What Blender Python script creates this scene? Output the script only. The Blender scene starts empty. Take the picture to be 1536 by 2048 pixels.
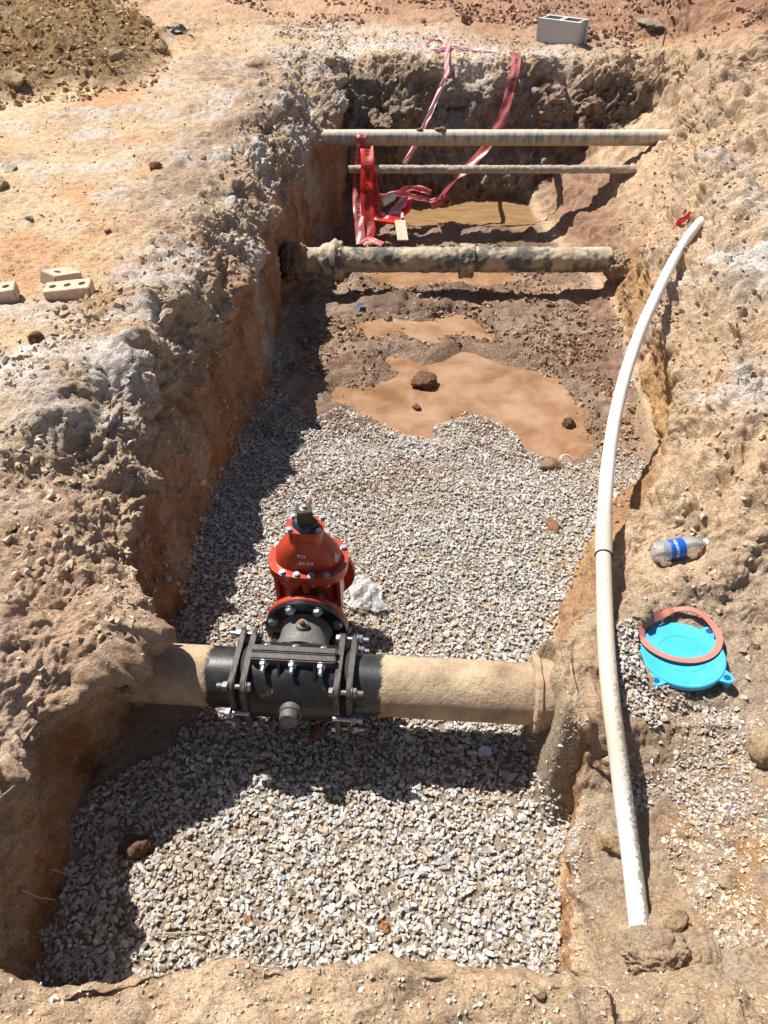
import bpy, bmesh, math, random
import numpy as np
from mathutils import Vector, Matrix
from mathutils.bvhtree import BVHTree

# ------------------------------------------------------------------ camera, sky, sun, exposure
SC = bpy.context.scene
CAMH, PITCH, FPX = 1.5, math.radians(43.0), 1479.0
cam_data = bpy.data.cameras.new('camera')
cam_data.sensor_fit = 'VERTICAL'
cam_data.sensor_height = 36.0
cam_data.lens = 26.0
cam_data.clip_start = 0.02
cam_data.clip_end = 500
cam = bpy.data.objects.new('camera', cam_data)
cam.location = (0, 0, CAMH)
cam.rotation_euler = (math.pi/2 - PITCH, 0, 0)
SC.collection.objects.link(cam)
SC.camera = cam

SUN_TRAVEL = Vector((0.50, -0.46, -1.0)).normalized()      # the way the light travels
to_sun = -SUN_TRAVEL
elev = math.asin(to_sun.z)
world = bpy.data.worlds.new('World')
SC.world = world
world.use_nodes = True
wn = world.node_tree
wn.nodes.clear()
w_out = wn.nodes.new('ShaderNodeOutputWorld')
w_bg = wn.nodes.new('ShaderNodeBackground')
w_sky = wn.nodes.new('ShaderNodeTexSky')
w_sky.sky_type = 'NISHITA'
w_sky.sun_disc = False
w_sky.sun_elevation = elev
w_sky.sun_rotation = math.atan2(to_sun.x, to_sun.y)
w_sky.air_density = 1.0
w_sky.dust_density = 1.0
wn.links.new(w_sky.outputs[0], w_bg.inputs[0])
w_bg.inputs[1].default_value = 0.05
wn.links.new(w_bg.outputs[0], w_out.inputs[0])
sun_data = bpy.data.lights.new('sun', 'SUN')
sun_data.energy = 5.0
sun_data.angle = math.radians(0.5)
sun_data.color = (1.0, 0.95, 0.87)
sun = bpy.data.objects.new('sun', sun_data)
sun.rotation_euler = SUN_TRAVEL.to_track_quat('-Z', 'Y').to_euler()
sun.location = (-4, 6, 10)
SC.collection.objects.link(sun)
SC.view_settings.view_transform = 'Standard'
SC.view_settings.look = 'None'
SC.view_settings.exposure = 0.78
SC.view_settings.gamma = 1.0
SC.view_settings.use_curve_mapping = False

COL = SC.collection
rng = np.random.default_rng(7)
random.seed(11)
SP, CP = math.sin(PITCH), math.cos(PITCH)

def U(px, py, z):
    """photo measurement -> point of the place at height z"""
    t = (py - 1024.0)/FPX
    zc = (CAMH - z)/(SP + t*CP)
    return ((px - 768.0)/FPX*zc, zc*(CP - t*SP), z)

# ------------------------------------------------------------------ numpy noise
def _h(ix, iy, iz, seed):
    h = (ix.astype(np.uint32)*np.uint32(374761393) + iy.astype(np.uint32)*np.uint32(668265263)
         + iz.astype(np.uint32)*np.uint32(2147483647) + np.uint32(seed*974711 & 0xffffffff))
    h = (h ^ (h >> np.uint32(13)))*np.uint32(1274126177)
    h = (h ^ (h >> np.uint32(16)))*np.uint32(2246822519)
    return (h ^ (h >> np.uint32(15)))

def vn(x, y, z, seed=0):
    """smooth value noise in -1..1"""
    fx, fy, fz = np.floor(x), np.floor(y), np.floor(z)
    ix, iy, iz = fx.astype(np.int64), fy.astype(np.int64), fz.astype(np.int64)
    ux, uy, uz = x-fx, y-fy, z-fz
    ux = ux*ux*(3-2*ux); uy = uy*uy*(3-2*uy); uz = uz*uz*(3-2*uz)
    r = 0
    for dx in (0, 1):
        wx = ux if dx else 1-ux
        for dy in (0, 1):
            wy = uy if dy else 1-uy
            for dz in (0, 1):
                wz = uz if dz else 1-uz
                v = _h(ix+dx, iy+dy, iz+dz, seed).astype(np.float64)/4294967295.0
                r = r + wx*wy*wz*v
    return r*2-1

def fbm(P, lam, seed, octs=3, gain=0.5, sx=1, sy=1, sz=1):
    a, r, s = 1.0, 0, 1.0/lam
    x, y, z = P[..., 0], P[..., 1], P[..., 2]
    for k in range(octs):
        r = r + a*vn(x*s*sx+17.3*k, y*s*sy-9.1*k, z*s*sz+5.7*k, seed+k)
        a *= gain; s *= 2.03
    return r

def clods(P, lam, seed):
    """rounded packed lumps, 0..1"""
    x, y, z = P[..., 0]/lam, P[..., 1]/lam, P[..., 2]/lam
    bx, by, bz = np.floor(x-0.5), np.floor(y-0.5), np.floor(z-0.5)
    best = np.full(x.shape, 9.0)
    for dx in (0, 1):
        for dy in (0, 1):
            for dz in (0, 1):
                cx, cy, cz = bx+dx, by+dy, bz+dz
                ix, iy, iz = cx.astype(np.int64), cy.astype(np.int64), cz.astype(np.int64)
                h = _h(ix, iy, iz, seed)
                jx = (h & 1023)/1023.0; jy = ((h >> 10) & 1023)/1023.0; jz = ((h >> 20) & 1023)/1023.0
                d = (cx+0.2+0.6*jx-x)**2 + (cy+0.2+0.6*jy-y)**2 + (cz+0.2+0.6*jz-z)**2
                best = np.minimum(best, d)
    return np.clip(1-best*1.6, 0, 1)

def terr(n, k):
    """turn smooth noise into ledges with sheared faces"""
    q = n*k; f = np.floor(q); r = q-f
    t = np.clip((r-.62)/.26, 0, 1); return (f + .25*r + .75*t*t*(3-2*t))/k

def sstep(a, b, x):
    t = np.clip((x-a)/(b-a), 0, 1)
    return t*t*(3-2*t)

def poly_sd(poly, X, Y):
    """signed distance to a polygon, positive outside"""
    d = np.full(X.shape, 1e9); inside = np.zeros(X.shape, bool)
    n = len(poly)
    for i in range(n):
        x0, y0 = poly[i]; x1, y1 = poly[(i+1) % n]
        ex, ey = x1-x0, y1-y0
        wx, wy = X-x0, Y-y0
        t = np.clip((wx*ex+wy*ey)/(ex*ex+ey*ey+1e-12), 0, 1)
        d = np.minimum(d, (wx-ex*t)**2+(wy-ey*t)**2)
        c = ((y0 <= Y) & (Y < y1)) | ((y1 <= Y) & (Y < y0))
        with np.errstate(divide='ignore', invalid='ignore'):
            xi = x0 + (Y-y0)/(ey if abs(ey) > 1e-12 else 1e-12)*ex
        inside ^= c & (X < xi)
    d = np.sqrt(d)
    return np.where(inside, -d, d)

# ------------------------------------------------------------------ materials
def new_mat(name):
    m = bpy.data.materials.new(name); m.use_nodes = True
    nt = m.node_tree
    b = nt.nodes['Principled BSDF']
    return m, nt, b

def N(nt, typ, **kw):
    n = nt.nodes.new(typ)
    for k, v in kw.items():
        if k.startswith('i_'):
            n.inputs[k[2:].replace('_', ' ')].default_value = v
        else:
            setattr(n, k, v)
    return n

def ramp(nt, fac, stops):
    r = nt.nodes.new('ShaderNodeValToRGB')
    e = r.color_ramp.elements
    while len(e) < len(stops): e.new(0.5)
    for s, (p, c) in zip(e, stops):
        s.position = p; s.color = (c[0], c[1], c[2], 1)
    nt.links.new(fac, r.inputs[0])
    return r.outputs[0]

def mixc(nt, fac, a, b, blend='MIX'):
    m = nt.nodes.new('ShaderNodeMix'); m.data_type = 'RGBA'; m.blend_type = blend
    for s, v in ((m.inputs[0], fac), (m.inputs[6], a), (m.inputs[7], b)):
        if hasattr(v, 'links'): nt.links.new(v, s)
        elif isinstance(v, (int, float)): s.default_value = v
        else: s.default_value = (v[0], v[1], v[2], 1)
    return m.outputs[2]

def noise(nt, scale, detail=4, rough=0.55, vec=None, dist=0.0):
    n = nt.nodes.new('ShaderNodeTexNoise')
    n.inputs['Scale'].default_value = scale; n.inputs['Detail'].default_value = detail
    n.inputs['Roughness'].default_value = rough; n.inputs['Distortion'].default_value = dist
    if vec is not None: nt.links.new(vec, n.inputs['Vector'])
    return n.outputs[0]

def bump(nt, h, strength, dist, prev=None):
    b = nt.nodes.new('ShaderNodeBump')
    b.inputs['Strength'].default_value = strength; b.inputs['Distance'].default_value = dist
    nt.links.new(h, b.inputs['Height'])
    if prev is not None: nt.links.new(prev, b.inputs['Normal'])
    return b.outputs[0]

def soil_material(name='soil', col=None):
    m, nt, b = new_mat(name)
    att = N(nt, 'ShaderNodeAttribute', attribute_name='soil_colour')
    wet = N(nt, 'ShaderNodeAttribute', attribute_name='wet')
    geo = N(nt, 'ShaderNodeNewGeometry')
    pos = geo.outputs['Position']
    n1 = noise(nt, 130, 5, 0.68, pos)
    n2 = noise(nt, 22, 4, 0.6, pos)
    src = att.outputs['Color']
    if col: src = ramp(nt, noise(nt, 9, 4, .6, pos), [(.35, [v*.75 for v in col]), (.65, [v*1.2 for v in col])])
    c = mixc(nt, 1.0, src, ramp(nt, n1, [(0.32, (0.56, 0.51, 0.46)), (0.46, (1.0, 1.0, 1.0)), (0.66, (1.30, 1.30, 1.30))]), 'MULTIPLY')
    c = mixc(nt, 1.0, c, ramp(nt, n2, [(0.32, (0.80, 0.77, 0.74)), (0.52, (1, 1, 1)), (0.7, (1.14, 1.13, 1.10))]), 'MULTIPLY')
    # sparse pale grit and dark bits
    vor = N(nt, 'ShaderNodeTexVoronoi', i_Scale=85.0); nt.links.new(pos, vor.inputs['Vector'])
    sep = N(nt, 'ShaderNodeSeparateColor'); nt.links.new(vor.outputs['Color'], sep.inputs[0])
    m1 = N(nt, 'ShaderNodeMath', operation='GREATER_THAN'); nt.links.new(sep.outputs[0], m1.inputs[0]); m1.inputs[1].default_value = 0.90
    m2 = N(nt, 'ShaderNodeMath', operation='LESS_THAN'); nt.links.new(vor.outputs['Distance'], m2.inputs[0]); m2.inputs[1].default_value = 0.36
    m3 = N(nt, 'ShaderNodeMath', operation='MULTIPLY'); nt.links.new(m1.outputs[0], m3.inputs[0]); nt.links.new(m2.outputs[0], m3.inputs[1])
    m4 = N(nt, 'ShaderNodeMath', operation='MULTIPLY'); nt.links.new(m3.outputs[0], m4.inputs[0]); m4.inputs[1].default_value = 0.6
    grit = ramp(nt, sep.outputs[1], [(0.0, (0.22, 0.19, 0.16)), (0.45, (0.5, 0.46, 0.4)), (1, (0.68, 0.67, 0.64))])
    c = mixc(nt, m4.outputs[0], c, grit)
    nt.links.new(c, b.inputs['Base Color'])
    r = N(nt, 'ShaderNodeMapRange'); nt.links.new(wet.outputs['Fac'], r.inputs[0])
    r.inputs[3].default_value = 0.95; r.inputs[4].default_value = 0.22
    nt.links.new(r.outputs[0], b.inputs['Roughness'])
    sp = N(nt, 'ShaderNodeMapRange'); nt.links.new(wet.outputs['Fac'], sp.inputs[0])
    sp.inputs[3].default_value = 0.15; sp.inputs[4].default_value = 0.6
    nt.links.new(sp.outputs[0], b.inputs['Specular IOR Level'])
    v2 = N(nt, 'ShaderNodeTexVoronoi', i_Scale=150.0); nt.links.new(pos, v2.inputs['Vector'])
    inv = N(nt, 'ShaderNodeMath', operation='SUBTRACT'); inv.inputs[0].default_value = 1; nt.links.new(v2.outputs['Distance'], inv.inputs[1])
    bn = bump(nt, noise(nt, 48, 7, 0.75, pos), 1.0, 0.030)
    bn = bump(nt, inv.outputs[0], 0.55, 0.006, bn)
    bn = bump(nt, n1, 0.9, 0.009, bn)
    nt.links.new(bn, b.inputs['Normal'])
    return m

def island_stone(name, stops, rough=0.85, dusty=None):
    m, nt, b = new_mat(name)
    geo = N(nt, 'ShaderNodeNewGeometry')
    c = ramp(nt, geo.outputs['Random Per Island'], stops)
    c2 = mixc(nt, 1.0, c, ramp(nt, noise(nt, 90, 4, 0.6, geo.outputs['Position']), [(0.3, (0.72, 0.70, 0.68)), (0.65, (1.18, 1.17, 1.15))]), 'MULTIPLY')
    if dusty:
        f = ramp(nt, noise(nt, 2.3, 3, 0.6, geo.outputs['Position']), [(0.46, (0, 0, 0)), (0.66, (0.5, 0.5, 0.5))])
        c2 = mixc(nt, f, c2, dusty)
    nt.links.new(c2, b.inputs['Base Color'])
    b.inputs['Roughness'].default_value = rough
    nt.links.new(bump(nt, noise(nt, 160, 4, 0.65, geo.outputs['Position']), 0.4, 0.004), b.inputs['Normal'])
    return m

def plain(name, col, rough=0.6, metal=0.0, var=0.15, nscale=30, bmp=0.0, spec=0.5, dirt=None, dirt_amt=0.5, coat=0.0):
    m, nt, b = new_mat(name)
    tc = N(nt, 'ShaderNodeTexCoord')
    n = noise(nt, nscale, 5, 0.6, tc.outputs['Object'])
    c = mixc(nt, 1.0, col, ramp(nt, n, [(0.3, (1-var,)*3), (0.7, (1+var,)*3)]), 'MULTIPLY')
    if dirt:
        f = ramp(nt, noise(nt, nscale*0.7, 6, 0.7, tc.outputs['Object']), [(dirt_amt, (0, 0, 0)), (dirt_amt+0.10, (1, 1, 1))])
        c = mixc(nt, f, c, dirt)
        rr = N(nt, 'ShaderNodeMapRange'); nt.links.new(f, rr.inputs[0]); rr.inputs[3].default_value = rough; rr.inputs[4].default_value = 0.9
        nt.links.new(rr.outputs[0], b.inputs['Roughness'])
    else:
        b.inputs['Roughness'].default_value = rough
    nt.links.new(c, b.inputs['Base Color'])
    b.inputs['Metallic'].default_value = metal
    b.inputs['Specular IOR Level'].default_value = spec
    b.inputs['Coat Weight'].default_value = coat
    if bmp: nt.links.new(bump(nt, noise(nt, nscale*3, 5, 0.6, tc.outputs['Object']), 0.6, bmp), b.inputs['Normal'])
    return m

SOIL = soil_material()
GRAVEL = island_stone('gravel_stone', [(0.0, (0.20, 0.19, 0.185)), (0.12, (0.42, 0.34, 0.25)), (0.26, (0.38, 0.38, 0.375)), (0.42, (0.50, 0.48, 0.445)),
                                       (0.58, (0.45, 0.34, 0.24)), (0.68, (0.33, 0.345, 0.37)), (0.82, (0.43, 0.43, 0.435)), (0.96, (0.66, 0.66, 0.65))], dusty=(0.34, 0.25, 0.17))
PEBBLE = island_stone('ground_pebble', [(0.0, (0.26, 0.21, 0.16)), (0.3, (0.46, 0.36, 0.25)), (0.55, (0.42, 0.38, 0.33)), (0.8, (0.52, 0.42, 0.30)), (0.97, (0.62, 0.60, 0.57))])
CLOD = island_stone('mud_clod', [(0.0, (0.15, 0.09, 0.055)), (0.4, (0.25, 0.15, 0.095)), (0.8, (0.34, 0.22, 0.15)), (1.0, (0.42, 0.31, 0.22))])
TANCLOD = island_stone('dry_clod', [(0.0, (0.34, 0.255, 0.17)), (0.5, (0.43, 0.335, 0.235)), (1.0, (0.50, 0.41, 0.30))])
OCHRE = island_stone('ochre_clod', [(0.0, (0.25, 0.155, 0.065)), (0.5, (0.36, 0.235, 0.11)), (1.0, (0.44, 0.31, 0.165))])
REDCLOD = island_stone('red_clod', [(0.0, (0.20, 0.11, 0.075)), (0.5, (0.32, 0.19, 0.13)), (1.0, (0.44, 0.30, 0.21))])

# ------------------------------------------------------------------ the lie of the land
ZG = [(-5, -.75), (.5, -.75), (2.0, -.75), (2.6, -.78), (3.1, -.85), (4.2, -.86), (4.6, -.84), (5.2, -.93), (5.8, -1.0), (7, -1.04), (60, -1.04)]
zgx, zgz = [a for a, b in ZG], [b for a, b in ZG]
def zg(Y): return np.interp(Y, zgx, zgz)
def UF(px, py):
    z = -.8
    for _ in range(12): z = float(zg(U(px, py, z)[1]))
    return U(px, py, z)

def line(pts):
    pts = sorted(pts, key=lambda p: p[1])
    return np.array(pts)

L0 = line([(-.93, -3, -.75), (-.93, .3, -.75), (-.94, .75, -.75), UF(150, 1600), UF(285, 1373), UF(365, 1210), UF(440, 990), UF(482, 885), UF(540, 785), UF(556, 620),
           UF(603, 560), UF(600, 510), UF(660, 470), UF(690, 425), (-.36, 7.1, -1.04), (-.4, 60, -1.04)])
L1 = line([(-.95, -3, -.20), (-.95, .3, -.20), (-.94, .7, -.20), (-.92, 1.08, -.31), U(296, 1262, -.31), U(262, 1110, -.3), U(255, 960, -.22), U(320, 830, -.2), U(400, 720, -.2),
           U(470, 560, -.2), U(560, 400, -.24), U(635, 270, -.25), U(690, 190, -.15), (-.42, 7.15, -.05), (-.5, 60, 0)])
L2 = line([(-1.1, -3, -.2), (-1.1, .3, -.14), (-1.10, .7, -.14), (-1.06, 1.08, -.22), (-1.10, 1.5, -.2), U(150, 940, -.12), U(262, 770, -.03), U(330, 620, 0), U(420, 450, 0),
           U(500, 300, 0.0), U(560, 180, 0.01), U(590, 110, 0.0), (-1.2, 8.2, 0), (-1.6, 60, 0)])
R0 = line([(.50, -3, -.75), UF(1112, 1900), UF(1105, 1560), (.60, 1.10, -.75), (.550, 1.20, -.75), (.545, 1.42, -.75), UF(1095, 1300), UF(1120, 1220), UF(1190, 1060), UF(1250, 1000), UF(1341, 916), UF(1310, 850), UF(1275, 770),
           UF(1240, 640), UF(1170, 545), UF(1085, 470), (1.22, 7.1, -1.04), (1.2, 60, -1.04)])
R1 = line([(.53, -3, -.66), U(1142, 1900, -.66), U(1128, 1500, -.63), (.60, 1.10, -.56), (.575, 1.18, -.385), (.565, 1.28, -.360), (.575, 1.40, -.362), (.63, 1.54, -.44), U(1215, 1150, -.45), U(1240, 1080, -.42), U(1300, 1000, -.38),
           U(1378, 900, -.34), U(1372, 790, -.32), U(1350, 700, -.32), U(1320, 600, -.34), U(1300, 470, -.38), U(1335, 375, -.40), U(1372, 262, -.28), U(1345, 150, -.03), (2.4, 60, 0)])
R2 = line([(.95, -3, -.30), (.95, .5, -.36), U(1480, 1560, -.44), U(1536, 1300, -.40), U(1520, 1150, -.30), U(1500, 1000, -.22), U(1490, 850, -.16), U(1470, 700, -.12), U(1450, 500, -.1),
           U(1430, 350, -.06), U(1400, 210, 0), (2.9, 7.6, 0), (4, 60, 0)])
def ev(l, Y): return np.interp(Y, l[:, 1], l[:, 0]), np.interp(Y, l[:, 1], l[:, 2])

segY = [(-4, .2, 8), (.2, .44, 40), (.44, .57, 50), (.57, 1.0, 80), (1.0, 2.0, 165), (2.0, 3.0, 125), (3.0, 4.5, 118), (4.5, 6.80, 105), (6.80, 7.10, 78), (7.10, 7.45, 40), (7.45, 9.0, 56), (9.0, 12, 46), (12, 60, 10)]
Yr = np.concatenate([np.linspace(a, b, n, endpoint=False) for a, b, n in segY] + [[60.0]])
R = len(Yr)
far_t = sstep(6.82, 7.20, Yr)          # far end wall: floor climbs to ground level
FT = np.interp(Yr, [6.80, 6.86, 6.97, 7.06, 7.20, 7.40], [0, .06, .50, .72, .90, 1.0])   # steep below, sloping shoulder above
near_t = 1 - sstep(.455, .555, Yr)      # near end wall
def brk():
    cols = []
    x3l = -(1.75 + .46*np.maximum(Yr, 0)); x3r = (1.25 + .48*np.maximum(Yr, 0))
    l2x, l2z = ev(L2, Yr); l1x, l1z = ev(L1, Yr); l0x, l0z = ev(L0, Yr)
    r0x, r0z = ev(R0, Yr); r1x, r1z = ev(R1, Yr); r2x, r2z = ev(R2, Yr)
    nz = np.full(R, -.14); fz = 0.0
    def endmix(z, nzv):
        z = z*(1-FT) + fz*FT
        return z*(1-near_t) + nzv*near_t
    l0z, l1z = endmix(zg(Yr), -.13), endmix(l1z, -.14)
    r0z, r1z = endmix(zg(Yr), -.22), endmix(r1z, -.24)
    l2z = l2z*(1-near_t) - .16*near_t; r2z = r2z*(1-near_t) - .28*near_t
    x3r = np.maximum(x3r, r2x + .3)
    lz3 = np.interp(Yr, [-4, .3, 1.2, 1.9, 2.6, 60], [-.12, -.16, -.12, -.05, 0, 0])
    rz3 = np.interp(Yr, [-4, .3, 1.2, 2.0, 3.0, 4, 60], [-.25, -.32, -.30, -.16, -.06, 0, 0])
    far = np.maximum(14, 1.6*Yr+4)
    return [(-far, lz3), (x3l, lz3), (l2x, l2z), (l1x, l1z), (l0x, l0z), (r0x, r0z), (r1x, r1z), (r2x, r2z), (x3r, rz3), (far, rz3*0)]
B = brk()
segN = [10, 190, 90, 92, 130, 68, 138, 50, 8]
Xg, Zg_, zone = [], [], []
for j, n in enumerate(segN):
    last = (j == len(segN)-1)
    ts = np.linspace(0, 1, n + (1 if last else 0), endpoint=last)
    for t in ts:
        tt = t*t if j == len(segN)-1 else (1-(1-t)**2 if j == 0 else t)
        Xg.append(B[j][0]*(1-tt) + B[j+1][0]*tt); Zg_.append(B[j][1]*(1-tt) + B[j+1][1]*tt); zone.append(j+t)
X = np.array(Xg).T; Z = np.array(Zg_).T; zone = np.array(zone)
C = X.shape[1]
Y = np.repeat(Yr[:, None], C, 1)
def blur(A, k, ax):
    A0 = A.copy(); pad = [(0, 0), (0, 0)]; pad[ax] = (k, k)
    cs = np.cumsum(np.pad(A0, pad, mode='edge'), axis=ax)
    sl = [slice(None)]*2; s2 = [slice(None)]*2
    w = 2*k
    if ax == 0: out = (cs[w:, :]-np.pad(cs, ((1, 0), (0, 0)))[:-(w+1)+0][:cs.shape[0]-w, :])/(w+1)
    else: out = (cs[:, w:]-np.pad(cs, ((0, 0), (1, 0)))[:, :cs.shape[1]-w])/(w+1)
    return out
for _ in range(2):
    X = blur(X, 6, 1); Z = blur(Z, 7, 1)
X = blur(blur(X, 9, 0), 9, 0); Zb = blur(Z, 4, 0); Z = Zb
zr = zone[None, :] + 0*Y
floor_w = sstep(3.94, 4.04, zr)*(1-sstep(4.96, 5.06, zr))*(1-far_t[:, None])*(1-near_t[:, None])

# puddles
MID = [U(px, py, -.872)[:2] for px, py in [(668, 788), (700, 770), (760, 772), (790, 745), (765, 718), (800, 705), (850, 722), (890, 700), (905, 660), (870, 640), (960, 655), (985, 690), (1010, 722), (1095, 745), (1150, 795), (1190, 850), (1195, 900),
       (1150, 925), (1075, 922), (1030, 885), (975, 850), (930, 828), (880, 858), (895, 885), (860, 893), (800, 872), (730, 835)]]
UP = [U(px, py, -.862)[:2] for px, py in [(690, 646), (760, 630), (840, 640), (900, 626), (975, 650), (985, 688), (915, 668), (860, 692), (800, 668), (740, 682)]]
STRIP = [U(px, py, -.935)[:2] for px, py in [(730, 548), (880, 540), (1000, 540), (1060, 556), (960, 578), (880, 566), (800, 584)]]
FAR = [U(px, py, -1.0)[:2] for px, py in [(795, 402), (900, 396), (1060, 398), (1095, 425), (1040, 462), (960, 452), (815, 452)]]
PUD = [(MID, -.872), (UP, -.862), (STRIP, -.935), (FAR, -1.0)]
Zf = Z.copy()
fr = (Yr > 2.3) & (Yr < 7.05)
pudmask = np.zeros_like(Z) + 9
for poly, lv in PUD:
    sd = np.full(Z.shape, 9.0); sd[fr] = poly_sd(poly, X[fr], Y[fr])
    pudmask = np.minimum(pudmask, sd)
    target = lv + np.clip(sd*.40, -.05, .04) + .004
    w = 1 - sstep(.03, .26, sd)
    Zf = Zf*(1-w) + target*w
Z = Z*(1-floor_w) + Zf*floor_w
# raised loose spoil top left, far spoil ridges, mounds
def blob(px, py, z, r, h, ex=1.0):
    cx, cy, _ = U(px, py, z)
    d2 = ((X-cx)/r)**2 + ((Y-cy)/(r*ex))**2
    return h*np.exp(-d2)
sp_poly = [U(px, py, .05)[:2] for px, py in [(-500, -60), (120, -60), (240, 0), (300, 60), (338, 105), (300, 135), (200, 158), (100, 178), (0, 185), (-500, 190)]]
sdsp = poly_sd(sp_poly, X, Y)
spoil = 1 - sstep(-.18, .06, sdsp + .12*fbm(np.stack([X, Y, X*0], -1), .5, 91, 2))
Z = Z + .07*spoil
ridge = sstep(7.9, 9.0, Y)*sstep(.2, 2.2, X)
Z = Z + .30*ridge*np.clip(.5+.7*fbm(np.stack([X, Y, X*0], -1), 1.3, 33, 2), 0, 1.5)
Z = Z + blob(1530, 110, 0, .5, .22) + blob(1490, 60, 0, .45, .12)
# dirt heaped round the bell of the pipe, shelf lumps, lip bulges
Z = Z + blob(1175, 1345, -.42, .115, .03) + blob(1340, 1880, -.45, .10, .085, .7) + blob(1290, 1935, -.5, .06, .05) + blob(1290, 1230, -.42, .05, .045)
Z = Z + blob(120, 800, -.08, .25, .09) + blob(1100, 1560, -.72, .06, .06, 1.2) + blob(280, 1230, -.33, .10, .05)
Z = Z - blob(180, 935, -.15, .16, .09) - blob(1340, 940, -.5, .12, .05)
Z = Z + blob(760, 620, -.9, .25, .03, .4) + blob(1090, 700, -.86, .28, .045)
bm_ = sstep(.462, .520, X + .02*vn(X*0, Y*14, X*0+3, 401))*(1-sstep(.11, .19, Y-1.30))*(1-sstep(.11, .30, 1.30-Y))*(1-sstep(.80, .95, X))
Z = Z*(1-bm_) + np.maximum(Z, -.352 - .10*np.clip((X-.58)/.3, 0, 1))*bm_
cx_, cy_, _ = U(1362, 1312, -.42)
lumps_ = 0
capw = np.exp(-(((X-cx_)/.17)**2+((Y-cy_)/.17)**2)**2)
Z = Z*(1-capw) - .425*capw
bx_, by_, _ = U(1345, 1108, -.37)
botw = np.exp(-(((X-bx_)/.14)**2+((Y-by_)/.10)**2)**2)
Z = Z*(1-botw) - (.385 - .10*(X-bx_))*botw
capw = np.maximum(capw, .9*botw)
P = np.stack([X, Y, Z], -1)

# displacement
def grid_normals(P):
    du = np.gradient(P, axis=1); dv = np.gradient(P, axis=0)
    n = np.cross(du, dv); n /= np.linalg.norm(n, axis=-1, keepdims=True)+1e-12
    return n
nrm = grid_normals(P)
steep = np.clip(1-np.abs(nrm[..., 2]), 0, 1)
wallm = sstep(2.9, 3.05, zr)*(1-sstep(3.97, 4.02, zr)) + sstep(5.02, 5.1, zr)*(1-sstep(5.9, 6.1, zr))
beyond = sstep(7.15, 7.7, Y)
fwin = sstep(6.80, 6.92, Y)*(1-sstep(7.25, 7.6, Y))
endm = fwin*sstep(2.8, 3.2, zr)*(1-sstep(6, 6.5, zr))
lipL = sstep(1.72, 2.02, zr)*(1-sstep(3.0, 3.25, zr))*(1-.9*beyond)
lipR = sstep(5.85, 6.1, zr)*(1-sstep(7.6, 8.2, zr))*(1-.7*beyond)
wallm = wallm*(1-beyond)
leftflat = 1-sstep(1.72, 1.98, zr)
mudz = floor_w*sstep(2.7, 3.2, Y)*sstep(-.09, .03, pudmask)
fgrid = floor_w
nearb = (1-sstep(.46, .56, Y))
amp_big = .020*leftflat + .036*lipL + .030*wallm + .044*lipR + .006*fgrid + .045*endm + .020*nearb + .02*beyond
amp_med = .007*leftflat + .026*lipL + .019*wallm + .024*lipR + .010*fgrid + .045*endm + .016*nearb + .012*beyond
amp_cl = .009*leftflat + .013*lipL + .009*wallm + .010*lipR + .006*fgrid + .026*endm + .006*nearb + .010*beyond + .035*spoil + .02*ridge
shelfR = sstep(5.95, 6.1, zr)*(1-sstep(7, 7.4, zr))*(1-sstep(1.3, 1.9, Y))
amp_big *= (1-.62*shelfR); amp_med *= (1-.5*shelfR); amp_cl *= (1-.4*shelfR)
gravelly = fgrid*(1-sstep(2.6, 3.2, Y))
amp_med *= (1-.6*gravelly); amp_cl *= (1-.9*gravelly)
rfar = sstep(5.0, 5.15, zr)*(1-sstep(6.0, 6.2, zr))*sstep(4.6, 5.2, Y)*(1-beyond)
amp_big += .02*rfar; amp_med += .020*rfar; amp_cl += .012*rfar
rm = sstep(5.85, 6.1, zr)*(1-sstep(7.6, 8.2, zr))*sstep(1.6, 2.4, Y)*(1-beyond)
amp_big += .016*rm; amp_med += .008*rm
mudz = mudz*(1-.75*(1-sstep(-.05, .03, pudmask)))
amp_big += .014*mudz; amp_med += .016*mudz; amp_cl += .012*mudz
amp_big = amp_big*(1-.5*bm_); amp_med = amp_med*(1-.4*bm_)
D = amp_big*fbm(P, .34, 1, 2)
# distance LOD makes the far side coarser
amp_cl = amp_cl*(1-.9*capw); amp_med = amp_med*(1-.9*capw); D *= (1-capw)
D += .6*amp_med*fbm(P, .11, 5, 3, .55)
bil = np.abs(fbm(P, .10, 205, 3, .55)); bil2 = np.abs(fbm(P, .036, 209, 2, .6))
D += amp_med*(.7*bil-.28) + amp_med*(.25*(1.2*bil2-.45))*sstep(-.3, .5, fbm(P, .24, 215, 2))
ledge = .040*lipL + .058*lipR*(1-.6*shelfR) + .020*nearb*(1-lipL) + .04*endm + .018*wallm + .012*beyond
Pt = P + .05*np.stack([vn(P[..., 0]*6, P[..., 1]*6, P[..., 2]*6, 301), vn(P[..., 0]*6, P[..., 1]*6, P[..., 2]*6, 302), P[..., 2]*0], -1)
ledge = ledge*(1-.6*bm_)
D += (1-capw)*ledge*1.2*terr(fbm(Pt, .26, 311, 2, .5), 3.0)
D += (1-capw)*ledge*.62*terr(fbm(Pt, .085, 317, 2, .5), 2.6)
m1 = sstep(-.15, .35, fbm(P, .28, 11, 2))
c1 = clods(P, .085, 21); c2 = clods(P, .038, 22); c3 = clods(P, .018, 23)
D += amp_cl*((c1**.7)*1.1*m1 + c2*.85*sstep(-.4, .2, fbm(P, .17, 12, 2)) + c3*.38 - .6)
# pits
pit = sstep(.42, .8, vn(P[..., 0]/.085, P[..., 1]/.085, P[..., 2]/.085, 77))
D -= (1-capw)*(.022*lipR*(1-shelfR*.7) + .008*lipL + .005*leftflat)*pit
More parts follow.
